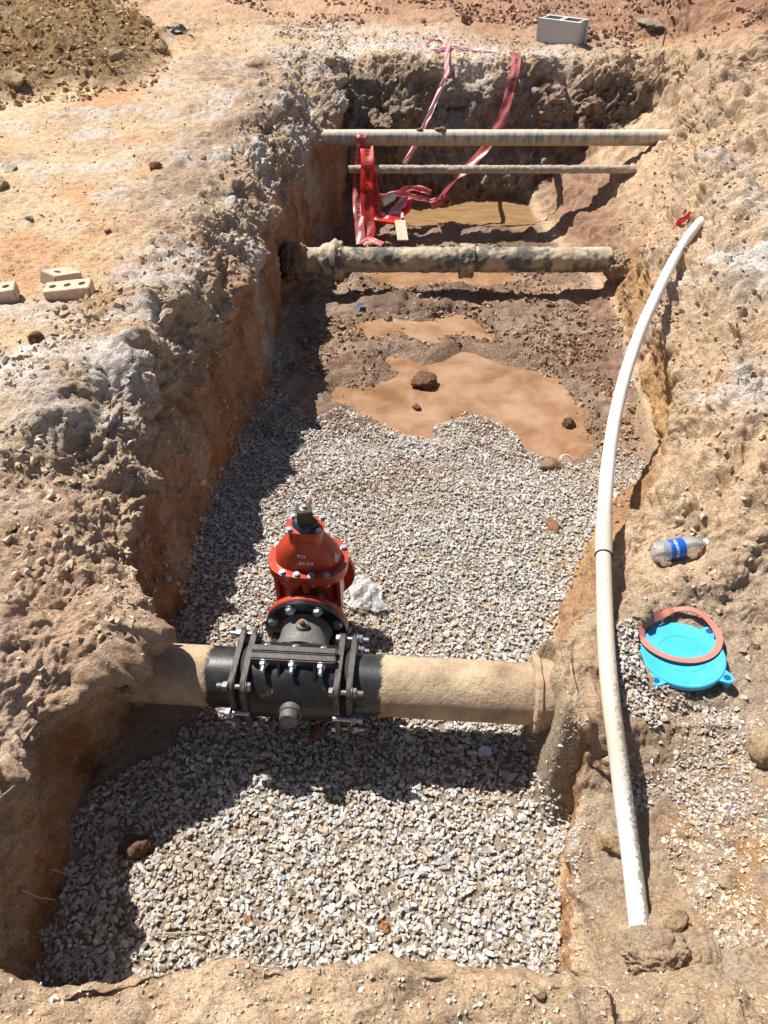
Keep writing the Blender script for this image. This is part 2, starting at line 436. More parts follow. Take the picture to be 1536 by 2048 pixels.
# scrape marks of the bucket down the walls
scr = fbm(P, .05, 41, 2, .5, sx=.3, sy=1.0, sz=.18)
D += (.010*wallm + .006*endm)*scr
ridg = 1-np.abs(fbm(P, .16, 52, 2))
D += (.020*wallm*sstep(3, 3.5, zr) + .016*lipL)*(ridg-.6)
D += .0050*fbm(P, .020, 61, 3, .6)*(1-.5*fgrid)*(1-.35*shelfR)
P = P + nrm*D[..., None]
# undulating horizontal lip line: push lips sideways
push = .035*fbm(np.stack([X*0, Y, X*0], -1), .4, 71, 3)*lipL
P[..., 0] += push
P[..., 1] += np.exp(-((Y-.50)/.09)**2)*(.045*fbm(np.stack([X, Y*0, X*0], -1), .35, 75, 4)*sstep(-1.2, -.9, X)*(1-sstep(.9, 1.3, X)))
P[..., 1] += endm*(.07*fbm(np.stack([X, Y*0, Z*1.2], -1), .5, 73, 3))
print('terrain', P.shape)

# ------------------------------------------------------------------ soil colours (plus the far wall's shade, painted in)
def c3a(r, g, b): return np.array([r, g, b])
Q = P
n_a = fbm(Q, .9, 101, 3); n_b = fbm(Q, .3, 105, 3); n_c = fbm(Q, .08, 109, 2)
colr = np.zeros(P.shape)
def lay(c, w):
    global colr
    w = np.clip(w, 0, 1)[..., None]
    colr = colr*(1-w) + np.asarray(c)*w
lay((.52, .40, .265), np.ones_like(Y))
lay((.46, .36, .25), sstep(-.1, .5, n_b))
lay((.58, .46, .31), sstep(.05, .55, n_a)*leftflat*.8)
lay((.50, .30, .16), sstep(.15, .6, fbm(Q, .35, 113, 3))*leftflat*.75)
lay((.50, .48, .44), sstep(.25, .6, fbm(Q, .22, 117, 3))*leftflat*.7)
# shoulder of grey crusted soil
lay((.42, .345, .26), lipL*sstep(-.6, .2, n_b+.3))
lay((.33, .26, .19), lipL*sstep(.0, .5, n_c+.1)*.7)
lay((.55, .55, .53), lipL*sstep(.22, .6, fbm(Q, .2, 121, 3)+.05)*.85)
# near left slope is browner
nl = lipL*(1-sstep(1.7, 2.1, Y)) + leftflat*(1-sstep(1.5, 2.1, Y))
wl0 = 1-beyond
lay((.42, .31, .22), np.clip(nl, 0, 1)*.8)
lay((.50, .38, .26), np.clip(nl, 0, 1)*sstep(0, .5, n_c)*.6)
# left wall: red-orange clay, beige crust on top
wl = sstep(3.0, 3.22, zr + .12*n_b)*(1-sstep(3.98, 4.03, zr))*(1-beyond)*(1-sstep(6.8, 6.95, Y))
lay((.43, .24, .13), wl)
lay((.33, .165, .08), wl*sstep(-.1, .5, fbm(Q, .13, 131, 3, .5, sx=.4, sz=.25)))
lay((.52, .37, .25), wl*sstep(.1, .5, fbm(Q, .25, 135, 3, .55, sz=.5))*.75)
lay((.46, .21, .08), wl*sstep(.1, .6, fbm(Q, .2, 139, 2))*sstep(3.4, 3.8, zr)*.8)
# far end wall: brown soil with a tan band, deep shade painted in below
fw = sstep(6.82, 6.86, Y)*(1-sstep(-.16, -.02, Z+.06*n_b))*sstep(2.8, 3.1, zr)*(1-sstep(5.8, 6.3, zr))*(1-beyond)
lay((.30, .235, .17), fw)
lay((.17, .105, .07), fw*(1-sstep(-.60, -.25, Z + .08*n_b)))  # shadow on the lower wall, put into the soil colour
lay((.42, .34, .24), fw*sstep(-.62, -.55, Z+.03*n_c)*(1-sstep(-.5, -.44, Z+.03*n_c))*sstep(-.2, .3, n_b))
# floor: mud
mud = floor_w*sstep(2.7, 3.1, Y)
lay((.43, .305, .215), mud)
lay((.29, .18, .125), mud*sstep(-.2, .4, fbm(Q, .25, 141, 3)))
lay((.38, .31, .24), floor_w*(1-mud)*.9)
# right bank
rb = sstep(5.0, 5.3, zr)*(1-.8*beyond)*(1-fw)
rw = (1-beyond)*sstep(5.02, 5.2, zr)*(1-sstep(5.75, 6.0, zr+.1*n_b))
lay((.50, .39, .27), rb)
lay((.57, .45, .31), rb*sstep(0, .5, n_b)*.8)
lay((.40, .31, .22), rb*sstep(.0, .5, n_c)*.45)
lay((.36, .23, .13), rw*(1-sstep(4.6, 5.2, Y)))
lay((.46, .31, .15), rw*sstep(.05, .3, fbm(Q, .16, 145, 2, sz=.4))*(1-sstep(4.2, 4.8, Y)))
lay((.30, .20, .14), rw*sstep(4.6, 5.2, Y)*(1-sstep(5.3, 5.7, zr+.1*n_b)))
lay((.40, .34, .265), shelfR*.9)
lay((.47, .37, .25), shelfR*sstep(.1, .5, n_b)*.7)
lay((.42, .27, .14), rb*blob(1490, 1700, -.42, .25, 1.0)*sstep(-.2, .4, n_c))
lay((.36, .245, .145), rw*(1-sstep(1.8, 2.2, Y))*sstep(1.2, 1.5, Y)*.8)
def tint(px, py, z, r, c, s=1.0, ex=1.0):
    w = blob(px, py, z, r, 1.0, ex)*1.5
    lay(c, np.clip(w*sstep(-.35, .35, n_b*.6+n_c*.5+.1), 0, 1)*s)
W_ = (.60, .60, .585)
for a in [(1490, 520, -.12, .28, W_, .95), (1500, 430, -.1, .2, W_, .7), (1480, 780, -.18, .16, W_, .75), (1460, 330, -.08, .25, (.5, .49, .46), .7), (700, 90, 0, .7, (.56, .54, .50), .75), (850, 85, 0, .9, (.56, .54, .49), .7),
          (1000, 100, 0, .8, (.54, .51, .46), .7), (560, 130, 0, .3, W_, .7), (640, 60, 0, .5, (.58, .56, .52), .7), (470, 440, 0, .16, W_, .8), (330, 560, -.02, .13, W_, .7), (280, 590, -.02, .09, W_, .6), (90, 730, -.03, .15, W_, .85),
          (210, 700, -.03, .14, W_, .75), (240, 760, -.05, .1, W_, .7), (30, 770, -.05, .1, W_, .8), (600, 230, -.05, .2, (.5, .5, .48), .6), (1070, 150, -.05, .2, (.45, .45, .45), .5), (400, 480, 0, .25, (.42, .24, .12), .5),
          (210, 500, 0, .15, (.46, .31, .14), .8), (180, 630, 0, .18, (.46, .31, .14), .8), (560, 30, 0, .8, (.50, .36, .24), .6), (1405, 1980, -.3, .07, (.62, .50, .30), 1.0), (1100, 1990, -.2, .06, (.58, .46, .30), .8), (550, 1960, -.15, .12, (.56, .42, .30), .7)]:
    tint(a[0], a[1], a[2], a[3], a[4], a[5])
# far ground
fg = sstep(8.0, 9.0, Y + .5*n_a + .35*np.clip(X, -1, 3))
lay((.34, .21, .14), fg*(.35+.65*sstep(-.8, .6, X+.4*n_a))*.95)
lay((.46, .32, .21), fg*sstep(.1, .5, n_b)*.5)
lay((.27, .17, .11), ridge*sstep(.0, .5, n_b+.2)*.7)
lay((.36, .245, .125), spoil)
lay((.28, .18, .085), spoil*sstep(-.1, .4, n_c+.3*n_b))
lay((.42, .33, .22), spoil*sstep(.2, .6, n_b)*.6)
# near bank
nb = 1-sstep(.47, .56, Y)
lay((.50, .385, .26), nb*.9)
lay((.58, .47, .33), nb*sstep(.1, .5, n_b)*.8)
lay((.36, .28, .21), nb*sstep(.2, .6, n_c)*.5)
# dark wet soil by the water and low on the far floor
wet = np.zeros_like(Y)
for poly, lv in PUD:
    pass
wet = floor_w*(1-sstep(.02, .20, pudmask + .05*n_c))
wet = np.maximum(wet, floor_w*sstep(4.0, 4.4, Y)*sstep(-.25, .25, fbm(Q, .4, 151, 2)+.1)*.8)
wet = np.maximum(wet, floor_w*sstep(5.2, 5.6, Y)*.8)
wet = np.maximum(wet, wl*sstep(3.75, 3.95, zr)*.3)
lay((.40, .255, .155), floor_w*(1-sstep(.0, .10, pudmask+.04*n_c))*.85)
lay((.50, .385, .265), bm_*.9)
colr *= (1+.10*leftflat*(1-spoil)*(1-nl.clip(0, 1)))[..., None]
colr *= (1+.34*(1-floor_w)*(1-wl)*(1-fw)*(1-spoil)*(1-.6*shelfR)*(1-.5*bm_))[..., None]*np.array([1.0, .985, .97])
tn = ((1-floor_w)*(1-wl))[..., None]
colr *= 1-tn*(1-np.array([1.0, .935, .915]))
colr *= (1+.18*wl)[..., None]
colr *= (1-.27*wet)[..., None]
colr = np.clip(colr, .02, .85)

idx = np.arange(R*C).reshape(R, C)
Pf = P.reshape(-1, 3)
def zone_mesh(name, keep):
    """keep: (R-1,C-1) bool of the cells that belong to this piece of the setting"""
    q = np.stack([idx[:-1, :-1], idx[:-1, 1:], idx[1:, 1:], idx[1:, :-1]], -1)[keep]
    used, inv = np.unique(q, return_inverse=True)
    me = bpy.data.meshes.new(name)
    me.vertices.add(len(used)); me.vertices.foreach_set('co', Pf[used].astype(np.float32).ravel())
    me.loops.add(q.size); me.loops.foreach_set('vertex_index', inv.astype(np.int32).ravel())
    me.polygons.add(len(q))
    me.polygons.foreach_set('loop_start', (np.arange(len(q))*4).astype(np.int32))
    me.polygons.foreach_set('loop_total', np.full(len(q), 4, np.int32))
    me.polygons.foreach_set('use_smooth', np.ones(len(q), bool))
    a = me.attributes.new('soil_colour', 'FLOAT_COLOR', 'POINT')
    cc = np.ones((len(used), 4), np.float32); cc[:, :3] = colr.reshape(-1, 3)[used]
    a.data.foreach_set('color', cc.ravel())
    a = me.attributes.new('wet', 'FLOAT', 'POINT')
    a.data.foreach_set('value', wet.reshape(-1)[used].astype(np.float32))
    me.update(calc_edges=True); me.validate()
    me.materials.append(SOIL)
    o = bpy.data.objects.new(name, me); COL.objects.link(o)
    o['kind'] = 'structure'
    return o
zc_ = (zr[:-1, :-1]+zr[1:, 1:])/2
yc_ = (Y[:-1, :-1]+Y[1:, 1:])/2
inner = (zc_ > 3.0) & (zc_ < 6.0) & (yc_ > .46) & (yc_ < 7.12)
isfloor = (zc_ > 4.0) & (zc_ < 5.0) & (yc_ > .55) & (yc_ < 6.9)
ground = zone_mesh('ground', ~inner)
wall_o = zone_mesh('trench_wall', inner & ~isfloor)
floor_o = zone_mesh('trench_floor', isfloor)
print('terrain meshes done')

# a coarser copy of the same surface, only in memory, to stand things on
def make_bvh():
    s = 2
    pi = P[::s, ::s]; r, c = pi.shape[:2]
    ii = np.arange(r*c).reshape(r, c)
    q = np.stack([ii[:-1, :-1], ii[:-1, 1:], ii[1:, 1:], ii[1:, :-1]], -1).reshape(-1, 4)
    return BVHTree.FromPolygons(pi.reshape(-1, 3).tolist(), q.tolist())
BVH = make_bvh()
def gz(x, y, default=-.5):
    h = BVH.ray_cast(Vector((x, y, 3)), Vector((0, 0, -1)))
    return h[0].z if h[0] else default
def gn(x, y):
    h = BVH.ray_cast(Vector((x, y, 3)), Vector((0, 0, -1)))
    return h[1] if h[0] else Vector((0, 0, 1))
def seat(px, py):
    """point of the ground seen at this place of the photograph"""
    d = Vector(U(px, py, 0)) - Vector((0, 0, CAMH))
    h = BVH.ray_cast(Vector((0, 0, CAMH)), d.normalized())
    return h[0] if h[0] else Vector(U(px, py, -.3))
#--PART2--

# ------------------------------------------------------------------ helpers for objects
def mesh_obj(name, verts, faces, mat, parent=None, smooth=False):
    me = bpy.data.meshes.new(name)
    me.from_pydata([tuple(v) for v in verts], [], [tuple(f) for f in faces])
    me.validate(); me.update()
    if smooth: me.polygons.foreach_set('use_smooth', [True]*len(me.polygons))
    if mat: me.materials.append(mat)
    o = bpy.data.objects.new(name, me); COL.objects.link(o)
    if parent: o.parent = parent
    return o

def bm_obj(name, bm, mat, parent=None, smooth=True, angle=35):
    me = bpy.data.meshes.new(name)
    bmesh.ops.recalc_face_normals(bm, faces=bm.faces)
    if smooth:
        lim = math.radians(angle)
        for f in bm.faces: f.smooth = True
        for e in bm.edges:
            if len(e.link_faces) == 2 and e.calc_face_angle(0) > lim: e.smooth = False
    bm.to_mesh(me); bm.free()
    me.materials.append(mat)
    o = bpy.data.objects.new(name, me); COL.objects.link(o)
    if parent: o.parent = parent
    return o

def empty(name, loc, rz=0.0, rot=None):
    o = bpy.data.objects.new(name, None); COL.objects.link(o)
    o.location = loc; o.rotation_euler = rot if rot else (0, 0, rz)
    o.empty_display_size = .05
    return o

def tag(o, label, cat, group=None):
    o['label'] = label; o['category'] = cat
    if group: o['group'] = group
    return o

def tube(bm, path, rad, seg=16, caps=True, ripple=None, flat=1.0):
    """sweep a circle along the path (parallel frames); rad a number or one per point"""
    path = [Vector(p) for p in path]; n = len(path)
    if not hasattr(rad, '__len__'): rad = [rad]*n
    t0 = (path[1]-path[0]).normalized()
    u = t0.orthogonal().normalized()
    rings = []
    for i, p in enumerate(path):
        t = (path[min(i+1, n-1)]-path[max(i-1, 0)]).normalized()
        u = (u - t*u.dot(t)).normalized(); v = t.cross(u)
        ring = []
        for k in range(seg):
            a = 2*math.pi*k/seg
            r = rad[i]*(ripple(i, a) if ripple else 1)
            ring.append(bm.verts.new(p + u*math.cos(a)*r + v*math.sin(a)*r*flat))
        rings.append(ring)
    for a, b in zip(rings, rings[1:]):
        for k in range(seg):
            bm.faces.new((a[k], a[(k+1) % seg], b[(k+1) % seg], b[k]))
    if caps:
        bm.faces.new(rings[0][::-1]); bm.faces.new(rings[-1])
    return rings

def lathe(bm, prof, axis='Z', origin=(0, 0, 0), seg=32, sx=1.0, sy=1.0, a0=0, a1=2*math.pi):
    """prof: list of (radius, height)"""
    full = abs(a1-a0-2*math.pi) < 1e-6
    cnt = seg if full else seg+1
    rings = []
    for r, h in prof:
        ring = []
        for k in range(cnt):
            a = a0+(a1-a0)*k/seg
            x, y = r*math.cos(a)*sx, r*math.sin(a)*sy
            if axis == 'Z': p = (x, y, h)
            elif axis == 'Y': p = (x, h, y)
            else: p = (h, x, y)
            ring.append(bm.verts.new((p[0]+origin[0], p[1]+origin[1], p[2]+origin[2])))
        rings.append(ring)
    for a, b in zip(rings, rings[1:]):
        for k in range(cnt if full else cnt-1):
            k2 = (k+1) % cnt
            try: bm.faces.new((a[k], a[k2], b[k2], b[k]))
            except ValueError: pass
    for ring, (r, h) in ((rings[0], prof[0]), (rings[-1], prof[-1])):
        if r > 1e-5 and full: 
            try: bm.faces.new(ring)
            except ValueError: pass
    bmesh.ops.remove_doubles(bm, verts=bm.verts, dist=1e-6)

def box(bm, c, s, bevel=0.0, rot=None):
    m = Matrix.Translation(c)
    if rot: m = m @ rot
    r = bmesh.ops.create_cube(bm, size=1, matrix=m @ Matrix.Diagonal((s[0], s[1], s[2], 1)))
    if bevel:
        es = list({e for v in r['verts'] for e in v.link_edges})
        bmesh.ops.bevel(bm, geom=es, offset=bevel, segments=2, affect='EDGES', clamp_overlap=True)

def prism(bm, poly, th, M=None, bevel=0.0):
    """closed outline in local XY, thickness th upward, placed by M"""
    M = M or Matrix.Identity(4)
    a = [bm.verts.new(M @ Vector((x, y, 0))) for x, y in poly]
    b = [bm.verts.new(M @ Vector((x, y, th))) for x, y in poly]
    n = len(poly)
    f = [bm.faces.new(a[::-1]), bm.faces.new(b)]
    for k in range(n): f.append(bm.faces.new((a[k], a[(k+1) % n], b[(k+1) % n], b[k])))
    if bevel:
        es = list({e for fc in f[:2] for e in fc.edges})
        bmesh.ops.bevel(bm, geom=es, offset=bevel, segments=2, affect='EDGES', clamp_overlap=True)

AX = {'+Z': Matrix.Identity(4), '-Z': Matrix.Rotation(math.pi, 4, 'X'), '+Y': Matrix.Rotation(-math.pi/2, 4, 'X'), '-Y': Matrix.Rotation(math.pi/2, 4, 'X'),
      '+X': Matrix.Rotation(math.pi/2, 4, 'Y'), '-X': Matrix.Rotation(-math.pi/2, 4, 'Y')}
def hexbolt(bm, p, d, r=.012, h=.010, shank=0.0, sr=None, washer=True, spin=0.3):
    """hexagonal head or nut on a face, pointing along d, with the threaded end beyond it"""
    M = Matrix.Translation(p) @ AX[d]
    if washer:
        prism(bm, [(r*1.25*math.cos(a), r*1.25*math.sin(a)) for a in np.linspace(0, 2*math.pi, 14, endpoint=False)], .002, M)
    prism(bm, [(r*math.cos(a+spin), r*math.sin(a+spin)) for a in np.linspace(0, 2*math.pi, 6, endpoint=False)], h, M @ Matrix.Translation((0, 0, .002)), bevel=r*.10)
    if shank:
        s = sr or r*.55
        prism(bm, [(s*math.cos(a), s*math.sin(a)) for a in np.linspace(0, 2*math.pi, 10, endpoint=False)], shank, M @ Matrix.Translation((0, 0, .002+h)), bevel=s*.15)

def dup(o, **kw):
    c = o.copy(); COL.objects.link(c)
    for k, v in kw.items(): setattr(c, k, v)
    return c

def text_data(s, size, bold=0.0):
    cu = bpy.data.curves.new('writing', 'FONT'); cu.body = s; cu.size = size; cu.offset = bold; cu.align_x = 'CENTER'; cu.align_y = 'CENTER'
    cu.resolution_u = 2
    o = bpy.data.objects.new('writing_tmp', cu); COL.objects.link(o)
    dg = bpy.context.evaluated_depsgraph_get(); dg.update()
    me = bpy.data.meshes.new_from_object(o.evaluated_get(dg))
    vs = [v.co.copy() for v in me.vertices]; fs = [tuple(p.vertices) for p in me.polygons]
    bpy.data.objects.remove(o); bpy.data.curves.remove(cu); bpy.data.meshes.remove(me)
    return vs, fs

def rough_mesh(bm, amp, lam, seed):
    bm.verts.ensure_lookup_table(); bm.normal_update()
    co = np.array([v.co[:] for v in bm.verts]); 
    d = fbm(co, lam, seed, 3)*amp
    for v, dd in zip(bm.verts, d): v.co += v.normal*float(dd)

# ------------------------------------------------------------------ water of the puddles
def water_material():
    m, nt, b = new_mat('muddy_water')
    geo = N(nt, 'ShaderNodeNewGeometry')
    n = noise(nt, 5.0, 5, 0.6, geo.outputs['Position'], .2)
    c = ramp(nt, n, [(0.34, (0.19, 0.098, 0.042)), (0.5, (0.275, 0.158, 0.088)), (0.66, (0.35, 0.22, 0.14))])
    nt.links.new(c, b.inputs['Base Color'])
    b.inputs['Roughness'].default_value = 0.06
    b.inputs['IOR'].default_value = 1.33
    nt.links.new(bump(nt, noise(nt, 40, 3, 0.5, geo.outputs['Position']), 0.12, 0.003), b.inputs['Normal'])
    return m
WATER = water_material()
m, nt, b = new_mat('far_puddle_water')  # far puddle: yellower brown water with stretched ripples
geo = N(nt, 'ShaderNodeNewGeometry')
mp = N(nt, 'ShaderNodeMapping'); mp.inputs['Scale'].default_value = (1.2, 5, 1); nt.links.new(geo.outputs['Position'], mp.inputs[0])
nt.links.new(ramp(nt, noise(nt, 4, 4, .6, mp.outputs[0]), [(.35, (.21, .13, .06)), (.65, (.31, .20, .10))]), b.inputs['Base Color'])
b.inputs['Roughness'].default_value = .1
nt.links.new(bump(nt, noise(nt, 5, 3, .5, mp.outputs[0]), .3, .02), b.inputs['Normal'])
WATER2 = m
for i, (poly, lv) in enumerate(PUD):
    cx = sum(p[0] for p in poly)/len(poly); cy = sum(p[1] for p in poly)/len(poly)
    ext = [(cx+(x-cx)*1.0 + math.copysign(.10, x-cx), cy+(y-cy)*1.0 + math.copysign(.08, y-cy)) for x, y in poly]
    # a level sheet a little wider than the pool; the mud stands out of it
    x0, x1 = min(p[0] for p in ext), max(p[0] for p in ext); y0, y1 = min(p[1] for p in ext), max(p[1] for p in ext)
    vs, fs = [], []
    nx, ny = 80, 60
    gx, gy = np.meshgrid(np.linspace(x0, x1, nx), np.linspace(y0, y1, ny))
    sd = poly_sd(poly, gx, gy)
    ii = np.arange(nx*ny).reshape(ny, nx)
    for a in range(ny-1):
        for b_ in range(nx-1):
            if sd[a:a+2, b_:b_+2].min() < .055: fs.append((ii[a, b_], ii[a, b_+1], ii[a+1, b_+1], ii[a+1, b_]))
    vs = [(float(a), float(b_), lv) for a, b_ in zip(gx.ravel(), gy.ravel())]
    o = mesh_obj('puddle', vs, fs, WATER2 if i == 3 else WATER, None, True)
    o['kind'] = 'structure'

# ------------------------------------------------------------------ stones
def hull_stone(seed, n=11, sq=(1, .78, .56)):
    r = np.random.default_rng(seed)
    p = r.normal(size=(n, 3)); p /= np.linalg.norm(p, axis=1)[:, None]
    p *= (.78+.3*r.random((n, 1)))
    bm = bmesh.new()
    for q in p: bm.verts.new((q[0]*sq[0], q[1]*sq[1], q[2]*sq[2]))
    res = bmesh.ops.convex_hull(bm, input=bm.verts)
    bmesh.ops.delete(bm, geom=[v for v in bm.verts if not v.link_faces], context='VERTS')
    bmesh.ops.triangulate(bm, faces=bm.faces)
    bmesh.ops.recalc_face_normals(bm, faces=bm.faces)
    bm.verts.index_update()
    V = np.array([v.co[:] for v in bm.verts]); F = np.array([[v.index for v in f.verts] for f in bm.faces])
    bm.free()
    return V, F
PROTO = [hull_stone(100+i, 9+i % 3, (1, .62+.3*((i*7) % 10)/10, .42+.3*((i*3) % 10)/10)) for i in range(22)]
CPROTO = [hull_stone(300+i, 8, (1, .9, .8)) for i in range(22)]
PPROTO = [hull_stone(400+i, 8, (1, .8, .55)) for i in range(22)]

def stone_pile(name, pos, size, mat, label=None, cat=None, protos=PROTO, tilt=.45, seed=1, kind='stuff'):
    """many small stones joined into one mesh"""
    r = np.random.default_rng(seed)
    n = len(pos)
    which = r.integers(0, len(protos), n)
    az = r.random(n)*2*np.pi; tx = r.normal(0, tilt, n); ty = r.normal(0, tilt, n)
    ca, sa, cx, sx, cy, sy = np.cos(az), np.sin(az), np.cos(tx), np.sin(tx), np.cos(ty), np.sin(ty)
    Rz = np.zeros((n, 3, 3)); Rz[:, 0, 0] = ca; Rz[:, 0, 1] = -sa; Rz[:, 1, 0] = sa; Rz[:, 1, 1] = ca; Rz[:, 2, 2] = 1
    Rx = np.zeros((n, 3, 3)); Rx[:, 0, 0] = 1; Rx[:, 1, 1] = cx; Rx[:, 1, 2] = -sx; Rx[:, 2, 1] = sx; Rx[:, 2, 2] = cx
    Ry = np.zeros((n, 3, 3)); Ry[:, 1, 1] = 1; Ry[:, 0, 0] = cy; Ry[:, 0, 2] = sy; Ry[:, 2, 0] = -sy; Ry[:, 2, 2] = cy
    M = Rx @ Ry @ Rz
    VV, FF, off = [], [], 0
    for k, (V, F) in enumerate(protos):
        s = np.where(which == k)[0]
        if len(s) == 0: continue
        v = np.einsum('nij,vj->nvi', M[s], V)*size[s][:, None, None] + pos[s][:, None, :]
        f = F[None, :, :] + (np.arange(len(s))*len(V))[:, None, None] + off
        VV.append(v.reshape(-1, 3)); FF.append(f.reshape(-1, 3)); off += len(s)*len(V)
    VV = np.concatenate(VV).astype(np.float32); FF = np.concatenate(FF).astype(np.int32)
    me = bpy.data.meshes.new(name)
    me.vertices.add(len(VV)); me.vertices.foreach_set('co', VV.ravel())
    me.loops.add(FF.size); me.loops.foreach_set('vertex_index', FF.ravel())
    me.polygons.add(len(FF)); me.polygons.foreach_set('loop_start', (np.arange(len(FF))*3).astype(np.int32))
    me.polygons.foreach_set('loop_total', np.full(len(FF), 3, np.int32))
    me.update(calc_edges=True)
    me.polygons.foreach_set('use_smooth', np.zeros(len(FF), bool))
    me.materials.append(mat)
    o = bpy.data.objects.new(name, me); COL.objects.link(o)
    if label: tag(o, label, cat)
    o['kind'] = kind
    return o, len(FF)

def surf(xy, lift):
    out = np.zeros((len(xy), 3)); out[:, :2] = xy
    for i, (x, y) in enumerate(xy): out[i, 2] = gz(float(x), float(y))
    out[:, 2] += lift
    return out
pts = rng.random((150000, 2))*np.array([2.9, 3.3]) + np.array([-1.15, .44])
l0x, _ = ev(L0, pts[:, 1]); r0x, _ = ev(R0, pts[:, 1])
mid_sd = poly_sd(MID, pts[:, 0], pts[:, 1])
edge = np.stack([pts[:, 0], pts[:, 1], pts[:, 0]*0], -1)
soft = .50*rng.random(len(pts))**2
limit = 3.36 - soft + .22*fbm(edge, .35, 201, 2) + np.where(pts[:, 0] < -.1, .2*sstep(-.1, -.6, pts[:, 0]), 0) - .45*sstep(.5, .95, pts[:, 0])
thin = rng.random(len(pts))
dens = np.where(pts[:, 1] < 1.3, .60, np.where(pts[:, 1] < 2.2, .66, .78))
keep = (pts[:, 1] > .50) & (pts[:, 0] > l0x-.02) & (pts[:, 0] < r0x+.0) & (pts[:, 1] < limit) & (thin < dens)
keep &= ~((mid_sd < .03) & (fbm(edge, .16, 205, 2) < .35))
pts = pts[keep]
gs = (.0062 + .0066*rng.random(len(pts))**2.4)*np.where(rng.random(len(pts)) > .985, 1.5, 1.0)*np.interp(pts[:, 1], [.5, 1.3, 3.2], [1.06, 1.0, .84])
gpos = surf(pts, rng.random(len(pts))**1.1*.010 + gs*.15)
ok = gpos[:, 2] < -.64
gpos = gpos[ok]; gs = gs[ok]; pts = pts[ok]
o, nt_ = stone_pile('gravel', gpos, gs*1.22, GRAVEL, 'bed of crushed pale grey and tan gravel along the trench floor', 'gravel', seed=2, tilt=.32)
print('gravel', len(pts), nt_)

def scatter(name, poly, n, smin, smax, mat, label, cat, seed, protos=PPROTO, lift=.2, power=2.5, lam=None, thr=0.0, z=-.3, tilt=.4):
    """stones strewn over an outline measured in the photograph"""
    W = [U(px, py, z)[:2] for px, py in poly]
    xs = [w[0] for w in W]; ys = [w[1] for w in W]
    r = np.random.default_rng(seed)
    q = r.random((n*4, 2))*np.array([max(xs)-min(xs), max(ys)-min(ys)]) + np.array([min(xs), min(ys)])
    sd = poly_sd(W, q[:, 0], q[:, 1])
    k = sd < 0
    if lam:
        e = np.stack([q[:, 0], q[:, 1], q[:, 0]*0], -1)
        k &= (fbm(e, lam, seed+5, 2) + .25*r.normal(size=len(q))) > thr
    q = q[k][:n]
    s = smin + (smax-smin)*r.random(len(q))**power
    p = surf(q, s*lift)
    o, t = stone_pile(name, p, s, mat, label, cat, protos=protos, seed=seed, tilt=tilt)
    return o
scatter('soil_crumbs', [(560, 880), (700, 850), (820, 900), (900, 960), (700, 1010), (540, 1000), (500, 1120), (470, 1200), (500, 960)], 1500, .003, .012, CLOD,
        'brown soil crumbs spilled over the gravel behind the valve', 'soil crumbs', 28, power=2.5, z=-.76, lam=.2, thr=.1, lift=1.6)
isl = scatter('puddle_gravel', [(800, 818), (960, 812), (1040, 870), (1050, 930), (900, 900), (780, 872), (690, 840), (700, 800)], 2300, .006, .012, GRAVEL,
        'wet gravel standing out of the near edge of the brown puddle', 'gravel', 30, protos=PROTO, power=2, z=-.87, lam=.12, thr=.10, lift=.5)
scatter('puddle_clods', [(760, 700), (1000, 700), (1160, 800), (1190, 910), (1000, 850), (700, 830), (680, 780)], 260, .004, .016, CLOD,
        'little mud lumps standing in the brown puddle', 'mud clods', 29, power=3, z=-.87, lam=.2, thr=.3, lift=1.6)
scatter('ground_pebbles', [(-200, 1900), (0, 1850), (300, 1215), (240, 950), (440, 650), (600, 260), (640, 60), (500, -40), (-200, -40)], 10000, .0016, .017, PEBBLE,
        'small pale and brown stones strewn over the ground left of the trench', 'pebbles', 31, power=4.5, z=-.02)
scatter('shoulder_clods', [(0, 900), (0, 700), (260, 600), (450, 380), (560, 80), (700, 60), (690, 240), (560, 460), (430, 700), (300, 880), (300, 1250), (200, 1420), (0, 1650)], 8000, .004, .026, TANCLOD,
        'dry grey brown clods crusted over the left shoulder of the trench', 'soil clods', 32, protos=CPROTO, power=4, lam=.2, thr=.0, z=-.12, lift=.0)
scatter('spoil_clods', [(-300, -40), (250, -40), (345, 90), (300, 150), (100, 185), (-300, 190)], 6000, .008, .045, OCHRE,
        'loose olive brown clods heaped in the top left corner', 'soil clods', 33, protos=CPROTO, power=3.2, z=.1, lift=.1)
scatter('far_clods', [(560, 30), (1100, 60), (1330, 110), (1700, 160), (1800, -60), (300, -60)], 8000, .006, .05, REDCLOD,
        'reddish brown clods scattered on the ground beyond the trench', 'soil clods', 34, protos=CPROTO, power=3.5, z=0.05, lam=.5, thr=-.1)
scatter('lip_rubble', [(640, 60), (1330, 90), (1330, 150), (1000, 140), (690, 150)], 3000, .006, .022, PEBBLE,
        'pale rubble along the far lip of the trench', 'rubble', 35, power=2.5, z=0.0, lift=.1)
scatter('mud_clods', [(570, 640), (1240, 600), (1330, 930), (1200, 940), (1130, 780), (1000, 690), (900, 700), (760, 720), (740, 790), (560, 760)], 4600, .004, .024, CLOD,
        'dark crumbly mud clods round the brown puddle', 'mud clods', 36, protos=CPROTO, power=3.6, z=-.86, lam=.2, thr=-.15)
scatter('mud_clods', [(640, 470), (1100, 480), (1180, 560), (1150, 610), (1000, 640), (620, 620), (600, 540)], 2200, .005, .028, CLOD,
        'wet mud clods on the floor under the mud crusted pipe', 'mud clods', 37, protos=CPROTO, power=3.4, z=-.93, lam=.25, thr=-.05)
scatter('mud_clods', [(1190, 1000), (1330, 940), (1240, 1080), (1130, 1200), (1100, 1290), (1090, 1200)], 900, .003, .012, CLOD,
        'brown crumbs of soil between the gravel and the white pipe', 'soil crumbs', 38, protos=CPROTO, power=3, z=-.72)
